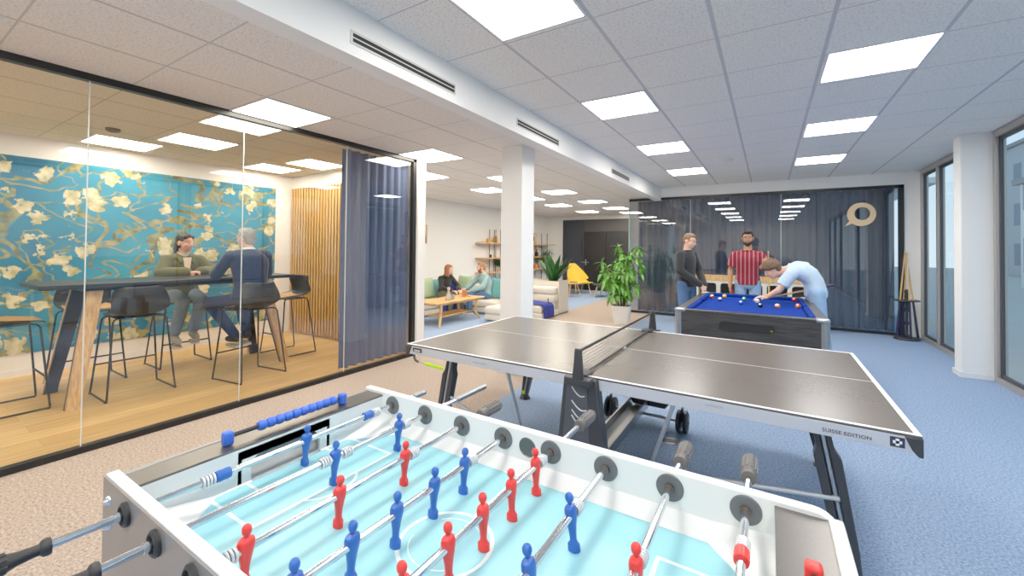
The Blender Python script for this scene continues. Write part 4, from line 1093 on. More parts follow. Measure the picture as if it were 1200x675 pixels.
# framed pictures on the lounge wall
def art_mat(name, a, b, c):
    m, n, l, bs = new_mat(name); tc = n.new('ShaderNodeTexCoord'); sp = n.new('ShaderNodeSeparateXYZ'); l.new(tc.outputs['Generated'], sp.inputs[0])
    nz = n.new('ShaderNodeTexNoise'); nz.inputs['Scale'].default_value = 5; l.new(tc.outputs['Generated'], nz.inputs['Vector'])
    ad = n.new('ShaderNodeMath'); ad.operation = 'MULTIPLY_ADD'; l.new(nz.outputs['Fac'], ad.inputs[0]); ad.inputs[1].default_value = .3; l.new(sp.outputs['Z'], ad.inputs[2])
    cr = n.new('ShaderNodeValToRGB'); e = cr.color_ramp.elements; e[0].position = .4; e[0].color = srgb(*a); e[1].position = .8; e[1].color = srgb(*c); q = e.new(.6); q.color = srgb(*b)
    l.new(ad.outputs[0], cr.inputs['Fac']); l.new(cr.outputs['Color'], bs.inputs['Base Color']); return m
def picture(lab, y0, y1, z0, z1, am):
    t = thing('framed_picture', lab, 'picture', (-4.8, (y0+y1)/2, (z0+z1)/2)); m = MB(); f = .03; xa, xb = -4.8, -4.775
    m.box((xa, y0, z0), (xb, y1, z0+f)); m.box((xa, y0, z1-f), (xb, y1, z1)); m.box((xa, y0, z0+f), (xb, y0+f, z1-f)); m.box((xa, y1-f, z0+f), (xb, y1, z1-f))
    m.build('frame', oak, t, True); MB().box((xa, y0+f, z0+f), (xb-.012, y1-f, z1-f)).build('print', am, t, True)
picture('framed blue landscape picture beside the white glass wall post', 4.55, 5.25, 1.56, 2.02, art_mat('blue landscape print', (40, 82, 120), (120, 160, 176), (206, 212, 208)))
picture('framed beige picture with a dark bird shape seen past the column', 10.35, 10.8, 1.36, 2.02, art_mat('beige print', (206, 180, 140), (190, 160, 120), (222, 204, 170)))
MB().ball((-4.786, 10.62, 1.82), (.004, .05, .09)).build('bird_shape', dkglass, [o for o in bpy.data.objects if o.name.startswith('framed_picture')][-1], True)

# planter divider with broad leaved plant
pl_m = mat('cream planter laminate', (226, 218, 204), .6, noise=.03)
t = thing('planter_box', 'tall cream planter box behind the sofa end', 'planter', (-2.2, 6.5, 0))
m = MB(); xa, xb, ya, yb = -2.75, -1.72, 6.22, 6.72
m.box((xa, ya, 0), (xb, ya+.03, .74)); m.box((xa, yb-.03, 0), (xb, yb, .74)); m.box((xa, ya+.03, 0), (xa+.03, yb-.03, .74)); m.box((xb-.03, ya+.03, 0), (xb, yb-.03, .74)); m.box((xa, ya, 0), (xb, yb, .03))
m.build('box', pl_m, t, True); MB().box((xa+.03, ya+.03, .66), (xb-.03, yb-.03, .70)).build('soil', soil, t, True)
t = thing('broad_leaf_plant', 'dark green plant with upright broad leaves in the planter box', 'plant', (-1.98, 6.47, .70))
fo, rnd = MB(), random.Random(11)
for k in range(44):
    a = rnd.uniform(0, 2*PI); l_ = rnd.uniform(.05, .42); h = rnd.uniform(.38, .66)
    b = V((math.cos(a)*.09*rnd.random()-.0, math.sin(a)*.07, 0)); d = V((math.cos(a)*l_, math.sin(a)*l_*.6, h))
    leaf(fo, b, d, d.length, .13, .04, n=8)
fo.build('foliage', leaf_dark, t)
for k in range(3): MB().cyl((-.1+.1*k, 0, -.02), (-.1+.1*k, 0, .1), .012).build('stem', bark, t)

# far seating group
yel = mat('yellow felt', (238, 196, 60), .9, noise=.05, scale=60); grn = mat('dark green felt', (40, 62, 48), .9, noise=.1, scale=60)
def lounge_chair(lab, loc, rz, m):
    t = thing('lounge_chair', lab, 'armchair', loc, rz)
    def f(u, v):
        s = u*2-1
        if v < .5:
            k = v/.5; return V((s*(.34+.03*k), .36-.62*k, .38-.06*math.sin(PI*k)+abs(s)**3*.10*k))
        k = (v-.5)/.5; w = .37*(1-.80*k**1.5)+.03
        return V((s*w, -.26-.22*k+(.24*s*s*(1-k)), .38+.60*k+abs(s)**3*.10*(1-k)))
    MB().grid(f, 16, 24).build('seat_shell', m, t, solid=.04, sub=1)
    for sx in (-1, 1):
        MB().tube([(sx*.24, .20, .34), (sx*.27, .30, .0)], [.02, .014], 8).build('leg', oak, t); MB().tube([(sx*.24, -.16, .34), (sx*.27, -.30, .0)], [.02, .014], 8).build('leg', oak, t)
        MB().cyl((sx*.25, .2, .33), (sx*.25, -.17, .33), .015).build('rail', oak, t)
    MB().cyl((-.25, .02, .33), (.25, .02, .33), .018).build('rail', oak, t)
lounge_chair('yellow felt lounge chair with pointed back beyond the planter', (-3.15, 10.8, 0), PI+.9, yel)
lounge_chair('dark green felt lounge chair with oak legs behind the potted tree', (-2.12, 10.35, 0), PI/2+.35, grn)
t = thing('side_table', 'small oak side table in front of the yellow chair', 'side table', (-2.92, 9.75, 0))
MB().lathe((0, 0, .40), [(0,0),(.27,0),(.28,.012),(.27,.03),(0,.03)], 28).build('table_top', oak_y, t)
for k in range(3):
    a = .5+2*PI*k/3; MB().tube([(math.cos(a)*.13, math.sin(a)*.13, .40), (math.cos(a)*.26, math.sin(a)*.26, 0)], [.02, .014], 8).build('leg', oak, t)
for k in range(2): 
    o = MB().box((-.11, -.08, 0), (.11, .08, .018)).build('book', mat('tan book cover %d' % k, (180-30*k, 116, 60), .7)); o.location = (-2.90+.01*k, 9.74, .43+.0185*k); o.rotation_euler = (0, 0, .4*k); tag(o, ('lower' if k == 0 else 'upper')+' book of the small pile on the oak side table', 'book', 'books on the oak side table')

# large potted umbrella plant in the walkway
t = thing('potted_tree', 'bushy green umbrella plant in a white square pot by the dark glass', 'plant', (-.25, 6.02, 0))
def sqr(w, z, r=.05): 
    P = []
    for cx_, cy2, a0 in ((w-r, w-r, 0), (-w+r, w-r, PI/2), (-w+r, -w+r, PI), (w-r, -w+r, 3*PI/2)):
        for i in range(5): a = a0+PI/2*i/4; P.append(V((cx_+r*math.cos(a), cy2+r*math.sin(a), z)))
    return P
MB().loft([sqr(.135, 0), sqr(.14, .004), sqr(.185, .35), sqr(.187, .355), sqr(.172, .355), sqr(.168, .31)]).xf(rot_z(.2)).build('pot', clay, t)
MB().loft([sqr(.165, .31), sqr(.165, .318)]).xf(rot_z(.2)).build('soil', soil, t)
st, fo, rnd = MB(), MB(), random.Random(5)
for k in range(15):
    a = 2*PI*k/15*1.618; s = .06+.40*rnd.random(); h = rnd.uniform(.45, 1.12) if k > 3 else rnd.uniform(.95, 1.16)
    b = V((math.cos(a)*.06, math.sin(a)*.06, .31)); tip = V((math.cos(a)*s, math.sin(a)*s, .31+h)); mid = b.lerp(tip, .5)+V((0, 0, .08))
    st.tube([b, mid, tip], [.011, .008, .005], 6)
    nodes = 6
    for j in range(nodes):
        u = .24+.76*j/(nodes-1); p = b.lerp(mid, u*2) if u < .5 else mid.lerp(tip, u*2-1)
        aa = j*2.3+k*1.1; pd = V((math.cos(aa), math.sin(aa), .35)).normalized(); q = p+pd*rnd.uniform(.10, .20)
        st.tube([p, q], [.003, .002], 5)
        nl = rnd.randint(5, 7)
        for i in range(nl):
            fa = 2*PI*i/nl+rnd.uniform(-.15, .15); e1 = pd.orthogonal().normalized(); e2 = pd.cross(e1)
            d = (pd*.35+e1*math.cos(fa)+e2*math.sin(fa)); d.z -= .35
            leaf(fo, q, d, rnd.uniform(.12, .19), .062, .35, n=5)
st.build('stems', bark, t); fo.build('foliage', mat('umbrella plant leaf', (92, 158, 48), .32, noise=.45, scale=9), t)

# ================================================================ along the dark glass wall
sb = mat('off white sideboard lacquer', (226, 220, 204), .5, noise=.02)
B = thing('sideboard', 'off white sideboard with oak top and rounded openings behind the pool table', 'sideboard', (1.95, 7.35, 0))
bx0, bx1, by0, by1, bz = .98, 2.98, 7.12, 7.5, .86
rb(B, 'top', (bx0-.02, by0-.02, bz), (bx1+.02, by1, bz+.10), oak, .004, 2)
m = MB(); m.box((bx0, by1-.02, .06), (bx1, by1, bz)); m.box((bx0, by0, .06), (bx1, by1-.02, .10)); m.box((bx0, by0+.02, .46), (bx1, by1-.02, .48))
for k in range(6):
    x = bx0+(bx1-bx0-.03)*k/5; m.box((x, by0+.01, .10), (x+.03, by1-.02, bz))
m.build('carcass', sb, B, True)
cw = (bx1-bx0)/5
for k in range(5):
    for z0_, z1_ in ((.10, .46), (.48, .86)):
        a, b = bx0+cw*k, bx0+cw*(k+1); r = .05; i0, i1, j0, j1 = a+.035, b-.035, z0_+.03, z1_-.05
        inner = []
        for cx_, cz, a0 in ((i1-r, j1-r, 0), (i0+r, j1-r, PI/2), (i0+r, j0+r, PI), (i1-r, j0+r, 3*PI/2)):
            for i in range(6): t_ = a0+PI/2*i/5; inner.append((cx_+r*math.cos(t_), cz+r*math.sin(t_)))
        outer = []
        for p in inner:  # project each rounded corner point to the rectangle
            dx, dz = p[0]-(i0+i1)/2, p[1]-(j0+j1)/2
            sx_ = ((b-a)/2)/abs(dx) if dx else 1e9; sz_ = ((z1_-z0_)/2)/abs(dz) if dz else 1e9; s_ = min(sx_, sz_)
            outer.append(((i0+i1)/2+dx*s_, (z0_+z1_)/2+dz*min(s_, 1e6) if sx_ >= sz_ else (j0+j1)/2+dz*s_))
        # snap the four corners
        for ci, (ox_, oz_) in ((2, (b, z1_)), (3, (b, z1_)), (8, (a, z1_)), (9, (a, z1_)), (14, (a, z0_)), (15, (a, z0_)), (20, (b, z0_)), (21, (b, z0_))): outer[ci] = (ox_, oz_)
        n_ = len(inner); m = MB()
        P = [V((p[0], by0, p[1])) for p in outer+inner]+[V((p[0], by0+.018, p[1])) for p in outer+inner]
        F = []
        for i in range(n_):
            j = (i+1) % n_; F += [(i, j, n_+j, n_+i), (n_+i, n_+j, 3*n_+j, 3*n_+i), (2*n_+j, 2*n_+i, 3*n_+i, 3*n_+j)]
        m._add(P, F); m.build('opening_frame', sb, B, True, smooth=False)
    MB().box((bx0+cw*k+.03, by1-.028, .10), (bx0+cw*(k+1), by1-.021, .86)).build('back_panel', dark_panel, B, True)
red_b = mat('red bottle glass', (170, 20, 26), .2, noise=.05)
t = thing('bottle', 'red bottle standing inside a sideboard opening', 'bottle', (1.62, 7.28, .48))
MB().lathe((0,0,0), [(0,0),(.038,0),(.04,.02),(.04,.15),(.015,.20),(.014,.27),(0,.27)], 16).build('bottle_body', red_b, t)
MB().lathe((0,0,.27), [(0,0),(.016,0),(.016,.025),(0,.025)], 12).build('cap', black_plastic, t)
t = thing('waste_bin', 'yellow bin on the floor behind the black sweater man', 'bin', (.82, 6.75, 0))
MB().lathe((0,0,0), [(0,.0),(.10,.0),(.125,.55),(.128,.56),(.118,.56),(.115,.50),(0,.50)], 24).build('bin_body', mat('yellow bin plastic', (240, 190, 30), .5, noise=.04), t)

# cue rack with four cues
R_ = thing('cue_rack', 'round black floor rack for pool cues in the corner', 'cue rack', (4.22, 7.26, 0))
MB().lathe((0,0,0), [(0,0),(.17,0),(.175,.012),(.165,.035),(.08,.045),(0,.045)], 32).build('base', black_plastic, R_)
MB().lathe((0,0,.645), [(0,0),(.165,0),(.17,.01),(.165,.022),(0,.022)], 32).build('top_disc', black_plastic, R_)
MB().lathe((0,0,.04), [(.022,0),(.034,.03),(.02,.06),(.02,.2),(.032,.23),(.02,.27),(.02,.42),(.032,.45),(.022,.5),(.022,.606)], 16).build('post', navy_side, R_)
MB().lathe((0,0,.667), [(.0,0),(.03,0),(.022,.03),(.03,.06),(.02,.09),(.03,.12),(.034,.14),(.02,.17),(0,.18)], 16).build('finial', black_plastic, R_)
cue_butt = mat('midnight blue cue butt', (24, 26, 60), .3, noise=.1); cue_w = woodgrain('maple cue shaft', (206, 160, 96), (228, 186, 122), 2, .35)
def cue(lab, a, b, g=None, split=.42):
    a, b = V(a), V(b); t = thing('pool_cue', lab, 'pool cue', a, 0, g); d = b-a; L = d.length
    q = d.to_track_quat('Z', 'Y').to_matrix().to_4x4()
    MB().lathe((0,0,0), [(0,0),(.018,0),(.0175,L*.1),(.0145,L*split),(0,L*split)], 14).xf(q).build('butt', cue_butt, t)
    MB().lathe((0,0,0), [(0,L*split),(.0128,L*split),(.0075,L*.985),(0,L*.985)], 14).xf(q).build('shaft', cue_w, t)
    MB().lathe((0,0,0), [(0,L*.985),(.0074,L*.985),(.0072,L),(0,L)], 12).xf(q).build('tip', mat('cue tip leather', (226, 222, 214), .6), t)
for k, (dx, dy) in enumerate(((-.135, -.03), (.02, -.14), (.135, -.02), (-.04, .13))):
    cue('oak coloured pool cue with dark butt leaning in the corner rack', (4.22+dx, 7.26+dy, .046), (4.22+dx*.05+(.012 if k % 2 else -.012), 7.26+dy*.05, 1.48), 'cues in the corner rack')

# ================================================================ outside the windows
g = struct(rbox((4.80, -30, -.3), (70, 60, -.12)).build('ground', mat('pale paving outside', (176, 174, 168), .9, noise=.1, scale=2)))
def fac(name, wall, win, sx, sz):
    m, n, l, b = new_mat(name); tc = n.new('ShaderNodeTexCoord'); sp = n.new('ShaderNodeSeparateXYZ'); l.new(tc.outputs['Object'], sp.inputs[0])
    def cell(o, size, fr):
        a = n.new('ShaderNodeMath'); a.operation = 'PINGPONG'; a.inputs[1].default_value = size/2; l.new(o, a.inputs[0])
        c = n.new('ShaderNodeMath'); c.operation = 'GREATER_THAN'; c.inputs[1].default_value = size/2*fr; l.new(a.outputs[0], c.inputs[0]); return c.outputs[0]
    ad = n.new('ShaderNodeMath'); ad.operation = 'ADD'; l.new(sp.outputs['X'], ad.inputs[0]); l.new(sp.outputs['Y'], ad.inputs[1])
    mu = n.new('ShaderNodeMath'); mu.operation = 'MULTIPLY'; l.new(cell(ad.outputs[0], sx, .5), mu.inputs[0]); l.new(cell(sp.outputs['Z'], sz, .45), mu.inputs[1])
    mx = n.new('ShaderNodeMix'); mx.data_type = 'RGBA'; mx.inputs['A'].default_value = srgb(*wall); mx.inputs['B'].default_value = srgb(*win); l.new(mu.outputs[0], mx.inputs['Factor']); l.new(mx.outputs['Result'], b.inputs['Base Color']); b.inputs['Roughness'].default_value = .7
    return m
for lab, lo, hi, m_ in (('grey office block far beyond the windows', (17, 34, -.1), (30, 50, 9), fac('grey facade', (150, 156, 162), (90, 110, 126), 2.2, 2.8)), ('dark low building across the street', (11, 12, -.1), (17, 20, 3.2), fac('dark facade', (96, 100, 104), (60, 76, 88), 1.6, 2.6)), ('pale building across the street', (12, 20.5, -.1), (18, 26, 4.6), fac('pale facade', (206, 204, 198), (120, 140, 152), 1.8, 2.8))):
    t = thing('building', lab, 'building', ((lo[0]+hi[0])/2, (lo[1]+hi[1])/2, 0)); rbox(lo, hi).build('walls', m_, t, True); rbox((lo[0]-.2, lo[1]-.2, hi[2]), (hi[0]+.2, hi[1]+.2, hi[2]+.25)).build('roof', mat('roof edge', (120, 120, 122), .8), t, True)
t = thing('tower_crane', 'thin lattice tower crane standing beyond the windows', 'crane', (15.2, 28.5, -.1))
m = MB()
for dx in (-.4, .4):
    for dy in (-.4, .4): m.box((dx-.05, dy-.05, 0), (dx+.05, dy+.05, 13))
for k in range(13):
    for s in (-.4, .4): m.cyl((-.4, s, k), (.4, s, k+1), .03, n=5); m.cyl((s, -.4, k+1), (s, .4, k), .03, n=5)
m.build('mast', mat('crane paint', (70, 80, 90), .6), t, smooth=False); MB().box((-.3, -8, 12.6), (.3, 3, 13.1)).build('jib', mat('crane paint jib', (70, 80, 90), .6), t)
# ================================================================ people
skin_a = mat('fair skin', (226, 176, 150), .55, noise=.05, scale=30); skin_b = mat('tan skin', (186, 130, 96), .55, noise=.05, scale=30); skin_c = mat('warm skin', (208, 152, 120), .55, noise=.05, scale=30)
eye_w = mat('eye white', (236, 234, 230), .3); eye_d = mat('dark iris', (36, 26, 20), .2); lip_m = mat('lips', (176, 98, 90), .5); teeth = mat('teeth', (240, 236, 228), .3)
def cloth_m(name, c, bump=.35, noise=.12): return mat(name, c, .92, noise=noise, scale=26, bump=bump, sheen=.15)
def denim(name, c): return mat(name, c, .9, noise=.22, scale=14, bump=.2)
def ring_pts(c, side, fwd, w, d, n=18):
    return [c+side*(w*math.cos(2*PI*i/n))+fwd*(d*math.sin(2*PI*i/n)) for i in range(n)]
TORSO = [(-.20,.115,.095),(-.08,.16,.115),(.05,.163,.115),(.30,.142,.102),(.52,.150,.108),(.74,.168,.115),(.86,.165,.105),(.94,.140,.090),(1.0,.100,.074),(1.05,.068,.062),(1.10,.055,.056)]
def person(lab, loc, rz, P, skin, hair_m, hair='short', top=None, sleeve='long', bottom=None, shoe=None, fem=False, extra=None, face=(0, 1, 0), up=(0, 0, 1), mood='smile', beard=None, glasses=False):
    t = thing('person', lab, 'person', loc, rz)
    g = {k: V(v) for k, v in P.items()}
    hipc = (g['hL']+g['hR'])/2; shc = (g['sL']+g['sR'])/2
    spine = g.get('mid', hipc.lerp(shc, .5))
    hs = (g['hR']-g['hL']).normalized(); ss = (g['sR']-g['sL']).normalized()
    def sp(u):
        if u < 0: return hipc+(hipc-hipc.lerp(spine, .3)).normalized()*(-u)*(shc-hipc).length*1.
        if u > 1: return shc+(shc-spine).normalized()*(u-1)*(shc-hipc).length
        return hipc*(1-u)**2+spine*2*u*(1-u)+shc*u*u
    hw = (g['sR']-g['sL']).length/2
    axs = (sp(1)-sp(.85)).normalized()
    for q, s in (('L', 1), ('R', -1)): g['s'+q] = g['s'+q]-axs*.034+ss*s*.006
    if hair != 'curly': g['head'] = g['head']-V((0, 0, .022))
    kf = (hw/.18) if not fem else (hw/.18)
    def rings(lo, hi, inf, hem=None):
        R = []
        us = [x for x in TORSO if lo <= x[0] <= hi]
        for u, w, d in us:
            s = hs.lerp(ss, min(1, max(0, u))).normalized(); ax = (sp(u+.02)-sp(u-.02)).normalized(); f = ax.cross(s)*-1
            ww = w*kf*(.93 if fem and .1 < u < .6 else 1)
            R.append(ring_pts(sp(u), s, f, ww+inf, d*(kf*.5+.5)+inf))
        return R
    hc = g['head']; fy = V(face).normalized(); uz = V(up); uz = (uz-fy*uz.dot(fy)).normalized(); sx = fy.cross(uz)
    HM = Matrix((sx, fy, uz)).transposed(); hp = lambda x, y, z: hc+HM @ V((x, y, z)); H4 = HM.to_4x4()
    # ---- the continuous body
    b = MB()
    b.loft(rings(-.3, 1.2, 0))
    for q in 'LR': b.cap(sp(1.03), g['s'+q], .048, .046)
    b.cap(shc, hp(0, -.02, -.06), .058 if not fem else .05, .054 if not fem else .046)
    b.ball(hc+HM @ V((0, -.012, .022)), (.074, .093, .090), 20, 14, H4); b.ball(hp(0, .022, -.035), (.061, .070, .082), 18, 12, H4); b.ball(hp(0, .040, -.080), (.040-.008*fem, .042, .034-.003*fem), 14, 10, H4)
    b.cap(hp(0, .086, .012), hp(0, .106, -.026), .009, .013, 10); b.ball(hp(.012, .098, -.030), .009, 8, 6); b.ball(hp(-.012, .098, -.030), .009, 8, 6)
    for s in (-1, 1):
        b.ball(hp(s*.076, -.008, -.012), (.012, .022, .032), 12, 8, H4); b.cap(hp(s*.012, .083-.006*fem, .026), hp(s*.046, .070-.004*fem, .024), .009, .008, 8); b.ball(hp(s*.040, .058, -.030), (.022, .02, .02), 10, 8, H4)
    for q in 'LR':
        S, E_, W_ = g['s'+q], g['e'+q], g['w'+q]
        k = 1 if not fem else .86
        b.cap(S, E_, .050*k, .041*k); b.cap(E_, W_, .040*k, .028*k); b.ball(S, .053*k)
        Hh, K_, A = g['h'+q], g['k'+q], g['a'+q]
        b.cap(Hh, K_, .083, .056); b.cap(K_, K_.lerp(A, .3), .054, .056); b.cap(K_.lerp(A, .3), A, .056, .036)
        toe = g['t'+q]; b.cap(A, A.lerp(toe, .2)+V((0, 0, -.03)), .036, .038); b.cap(A.lerp(toe, .2)+V((0, 0, -.03)), toe, .036, .028)
        # hand: palm, four unequal fingers with two bends, thumb off the side
        f = g['f'+q].normalized(); n = g['n'+q]; n = (n-f*n.dot(f)).normalized(); sd = f.cross(n)*(1 if q == 'R' else -1); cl = P.get('curl'+q, .45) if not isinstance(P.get('curl'+q), tuple) else .45
        cl = CURL.get((lab, q), .45)
        for i in range(4):
            kb = W_+f*.085+sd*(.033-.022*i); b.cap(W_+sd*(.014-.009*i), kb, .015, .0125, 10)
            L = (.040, .045, .042, .033)[i]; p = kb; a = cl
            for j, ff in enumerate((1, .68, .52)):
                d = f*math.cos(a)+n*math.sin(a); p2 = p+d*L*ff; b.cap(p, p2, .0092-.0008*j, .0086-.0008*j, 8); p = p2; a += cl*1.1
        tb = W_+f*.028+sd*.026; d1 = (f*.62+sd*.72+n*.25).normalized(); p2 = tb+d1*.042; d2 = (f*.85+sd*.25+n*.42).normalized()
        b.cap(tb, p2, .0125, .0105, 8); b.cap(p2, p2+d2*.03, .0102, .0085, 8)
    remeshed(b, 'body', skin, t, .0065, 2)
    # ---- face details
    for s in (-1, 1):
        e = MB().ball(hp(s*.030, .0815, .006), (.0118, .006, .0058), 12, 8, H4).build('eye', eye_w, t)
        MB().ball(hp(s*.030, .0865, .006), (.0058, .003, .0052), 10, 6, H4).build('iris', eye_d, e)
        MB().tube([hp(s*.012, .094, .030), hp(s*.03, .090, .036), hp(s*.05, .076, .030)], ([.004, .0045, .002] if not fem else [.002, .0024, .0012]), 6).build('eyebrow', hair_m, t)
    mt = MB().ball(hp(0, .0885, -.060), (.024, .007, .0055), 14, 8, H4).build('mouth', lip_m, t)
    if mood == 'smile': MB().ball(hp(0, .0935, -.0585), (.017, .004, .003), 12, 6, H4).build('teeth', teeth, mt)
    # ---- hair
    h = MB()
    def tuft(n_, r0, seed, yb=.035, zb=-.035):
        rnd = random.Random(seed)
        for i in range(n_):
            a = rnd.uniform(0, 2*PI); v = rnd.uniform(-.3, 1); x = math.cos(a)*math.sqrt(1-v*v*.9); y = math.sin(a)*math.sqrt(1-v*v*.9)
            q_ = V((x*.074, y*.090-.014, .024+v*.088))
            if q_.y > yb and q_.z < .075: continue
            if q_.z < zb: continue
            h.ball(hp(*q_), r0*rnd.uniform(.75, 1.2), 8, 6)
    if hair in ('short', 'curly', 'quiff', 'grey'):
        h.ball(hp(0, -.022, .036), (.080, .090, .084), 20, 14, H4); h.ball(hp(0, .03, .085), (.058, .048, .030), 14, 10, H4); h.ball(hp(0, -.06, -.03), (.062, .045, .06), 14, 10, H4)
        tuft(110 if hair != 'curly' else 190, {'short': .011, 'grey': .013, 'quiff': .016, 'curly': .030}[hair], 3)
        if hair == 'quiff':
            for i in range(9): h.ball(hp(-.045+.011*i, .062, .098), (.014, .024, .02), 8, 6, H4)
        if hair == 'curly':
            for i in range(9): h.ball(hp(-.062+.0155*i, .078, .074+.016*math.sin(i*2)), .028, 8, 6)
    if hair == 'bun':
        h.ball(hp(0, -.022, .034), (.081, .092, .086), 20, 14, H4); h.ball(hp(0, .028, .084), (.060, .05, .030), 14, 10, H4); h.ball(hp(0, -.075, -.03), (.06, .05, .06), 14, 10, H4); h.ball(hp(-.01, -.10, -.09), (.05, .04, .085), 14, 10, H4); tuft(60, .009, 5)
        for s in (-1, 1): h.ball(hp(s*.052, -.035, -.02), (.034, .05, .06), 12, 8, H4); h.ball(hp(s*.045, .045, .072), (.034, .03, .026), 12, 8, H4)
    if hair == 'wavy':
        h.ball(hp(0, -.022, .036), (.084, .092, .088), 20, 14, H4); h.ball(hp(0, .025, .086), (.060, .05, .030), 14, 10, H4)
        rnd = random.Random(4)
        for i in range(90):
            a = rnd.uniform(PI*.93, PI*2.07); z = rnd.uniform(-.15, .05); h.ball(hp(math.cos(a)*.088, math.sin(a)*.085-.005+.03*(z < -.02)*0, z), rnd.uniform(.014, .022), 8, 6)
        for s in (-1, 1): h.cap(hp(s*.078, .03, .05), hp(s*.085, .03, -.13), .018, .026, 10)
    # cut the hair away from the face
    bm = h.bm
    remeshed(h, 'hair', hair_m, t, .0065, 1)
    if beard:
        bd = MB(); bd.ball(hp(0, .036, -.088), (.052, .056, .042), 16, 10, H4)
        for s in (-1, 1): bd.cap(hp(s*.060, .02, -.015), hp(s*.048, .05, -.07), .014, .024, 10); bd.cap(hp(s*.004, .098, -.046), hp(s*.03, .084, -.062), .0055, .006, 8)
        remeshed(bd, 'beard', beard, t, .006, 1)
        mt.location = V((0, 0, 0))
    if glasses:
        gl = MB()
        for s in (-1, 1):
            gl.tube([hp(s*.031+.021*math.cos(2*PI*i/18), .101, .005+.016*math.sin(2*PI*i/18)) for i in range(18)], .0018, 6, True); gl.cyl(hp(s*.052, .100, .008), hp(s*.079, .0, .006), .0016, n=6)
        gl.cyl(hp(-.01, .103, .008), hp(.01, .103, .008), .0018, n=6); gl.build('glasses', black_frame, t)
    # ---- clothing
    if bottom:
        c = MB(); c.loft(rings(-.3, .12, .012))
        for q in 'LR':
            Hh, K_, A = g['h'+q], g['k'+q], g['a'+q]; A2 = K_.lerp(A, .97)
            c.cap(Hh, K_, .094, .070); c.cyl(K_, K_.lerp(A2, .4), .070, .067); c.ball(K_, .070); c.cyl(K_.lerp(A2, .38), A2, .067, .054)
        remeshed(c, 'trousers', bottom, t, .009, 4)
    if shoe:
        for q in 'LR':
            A, toe = g['a'+q], g['t'+q]; d = (toe-A); d.z = 0; d = d.normalized() if d.length > .01 else V((0, 1, 0)); dn = (toe-A).normalized()
            c = MB(); hl = A-d*.035+V((0, 0, -.035)); c.cap(A+V((0, 0, .01)), A+V((0, 0, -.03)), .046, .046); c.cap(hl, A.lerp(toe, .6)+V((0, 0, -.012)), .042, .043); c.cap(A.lerp(toe, .6)+V((0, 0, -.012)), toe+d*.02, .043, .034)
            sh = remeshed(c, 'shoe', shoe[0], t, .009, 3)
            so = MB(); sdv = V((d.y, -d.x, 0)); z0 = min(A.z, toe.z)-.072 if toe.z > .1 else 0
            pts = [(-.078, .03), (-.085, 0), (-.078, -.03), (0, -.042), (.10, -.046), (.165, -.03), (.18, 0), (.165, .03), (.10, .046), (0, .042)]
            base = V((A.x, A.y, (min(A.z, toe.z)-.078) if min(A.z, toe.z) > .15 else 0.0))
            so._add([base+d*p[0]+sdv*p[1]+V((0, 0, z)) for z in (.0, .024) for p in pts], [tuple(range(9, -1, -1)), tuple(range(10, 20))]+[(i, (i+1) % 10, 10+(i+1) % 10, 10+i) for i in range(10)])
            so.build('sole', shoe[1], sh)
    if top:
        inf = .016 if sleeve != 'jacket' else .036
        c = MB(); c.loft(rings(-.10, 1.06, inf))
        for q in 'LR': c.cap(sp(1.0), g['s'+q], .046+inf*.8, .048+inf*.7)
        for q in 'LR':
            S, E_, W_ = g['s'+q], g['e'+q], g['w'+q]; k = 1 if not fem else .9; e = inf
            c.ball(S, .052*k+e*.9)
            if sleeve in ('long', 'jacket'):
                c.cap(S, E_, .051*k+e*.9, .046*k+e); c.cyl(E_, E_.lerp(W_, .93), .046*k+e, .034*k+e); c.ball(E_.lerp(W_, .90), .036*k+e)
            else:
                c.cyl(S, S.lerp(E_, .72), .058*k+e, .056*k+e+.006)
        sh = remeshed(c, {'long': 'sweater', 'jacket': 'jacket', 'short': 'shirt'}[sleeve], top, t, .009, 3)
        c = MB(); cr = [sp(1.0)+(ss*math.cos(2*PI*i/20)*(.078)+V(ss.cross((sp(1)-sp(.9)).normalized()))*math.sin(2*PI*i/20)*-.072) for i in range(20)]
        if extra != 'turtle' and extra != 'collar':
            c.tube([sp(1.075)+(p-sp(1.0))*.98 for p in cr], .010, 8, True); c.build('neckband', top, sh)
    if extra == 'turtle':
        rn = mat('cream knit', (226, 206, 180), .9, noise=.08, scale=80); ax = (hp(0, -.02, -.06)-shc).normalized()
        MB().lathe(shc+ax*.0, [(.075, -.02), (.066, .02), (.062, .07), (.066, .085), (.05, .085), (.05, -.02)], 20, ax).build('turtleneck', rn, t)
        fr = V((0, 1, 0)); m_ = MB(); c0 = sp(.98)+fr*.10; m_.loft([[c0+V((x, .035-abs(x)*.6, z)) for x, z in ((-.045, .02), (.045, .02), (.02, -.16), (-.02, -.16))], [c0+V((x, .05-abs(x)*.6, z)) for x, z in ((-.045, .02), (.045, .02), (.02, -.16), (-.02, -.16))]]); m_.build('knit_front', rn, t)
        m_ = MB()
        for s in (-1, 1): m_.tube([sp(1.0)+V((s*.02, -.085, .03)), sp(1.0)+V((s*.085, -.03, .035)), sp(.98)+V((s*.085, .06, .01)), sp(.9)+V((s*.055, .13, -.01))], [.02, .026, .030, .014], 8)
        remeshed(m_, 'jacket_collar', top, t, .008, 2)
    if extra == 'collar':
        m_ = MB(); ax = (hp(0, -.02, -.06)-shc).normalized(); m_.lathe(shc, [(.088, .0), (.080, .03), (.066, .058), (.060, .058), (.070, .0)], 20, ax); m_.build('shirt_collar', white_trim, t)
    return t
CURL = {}
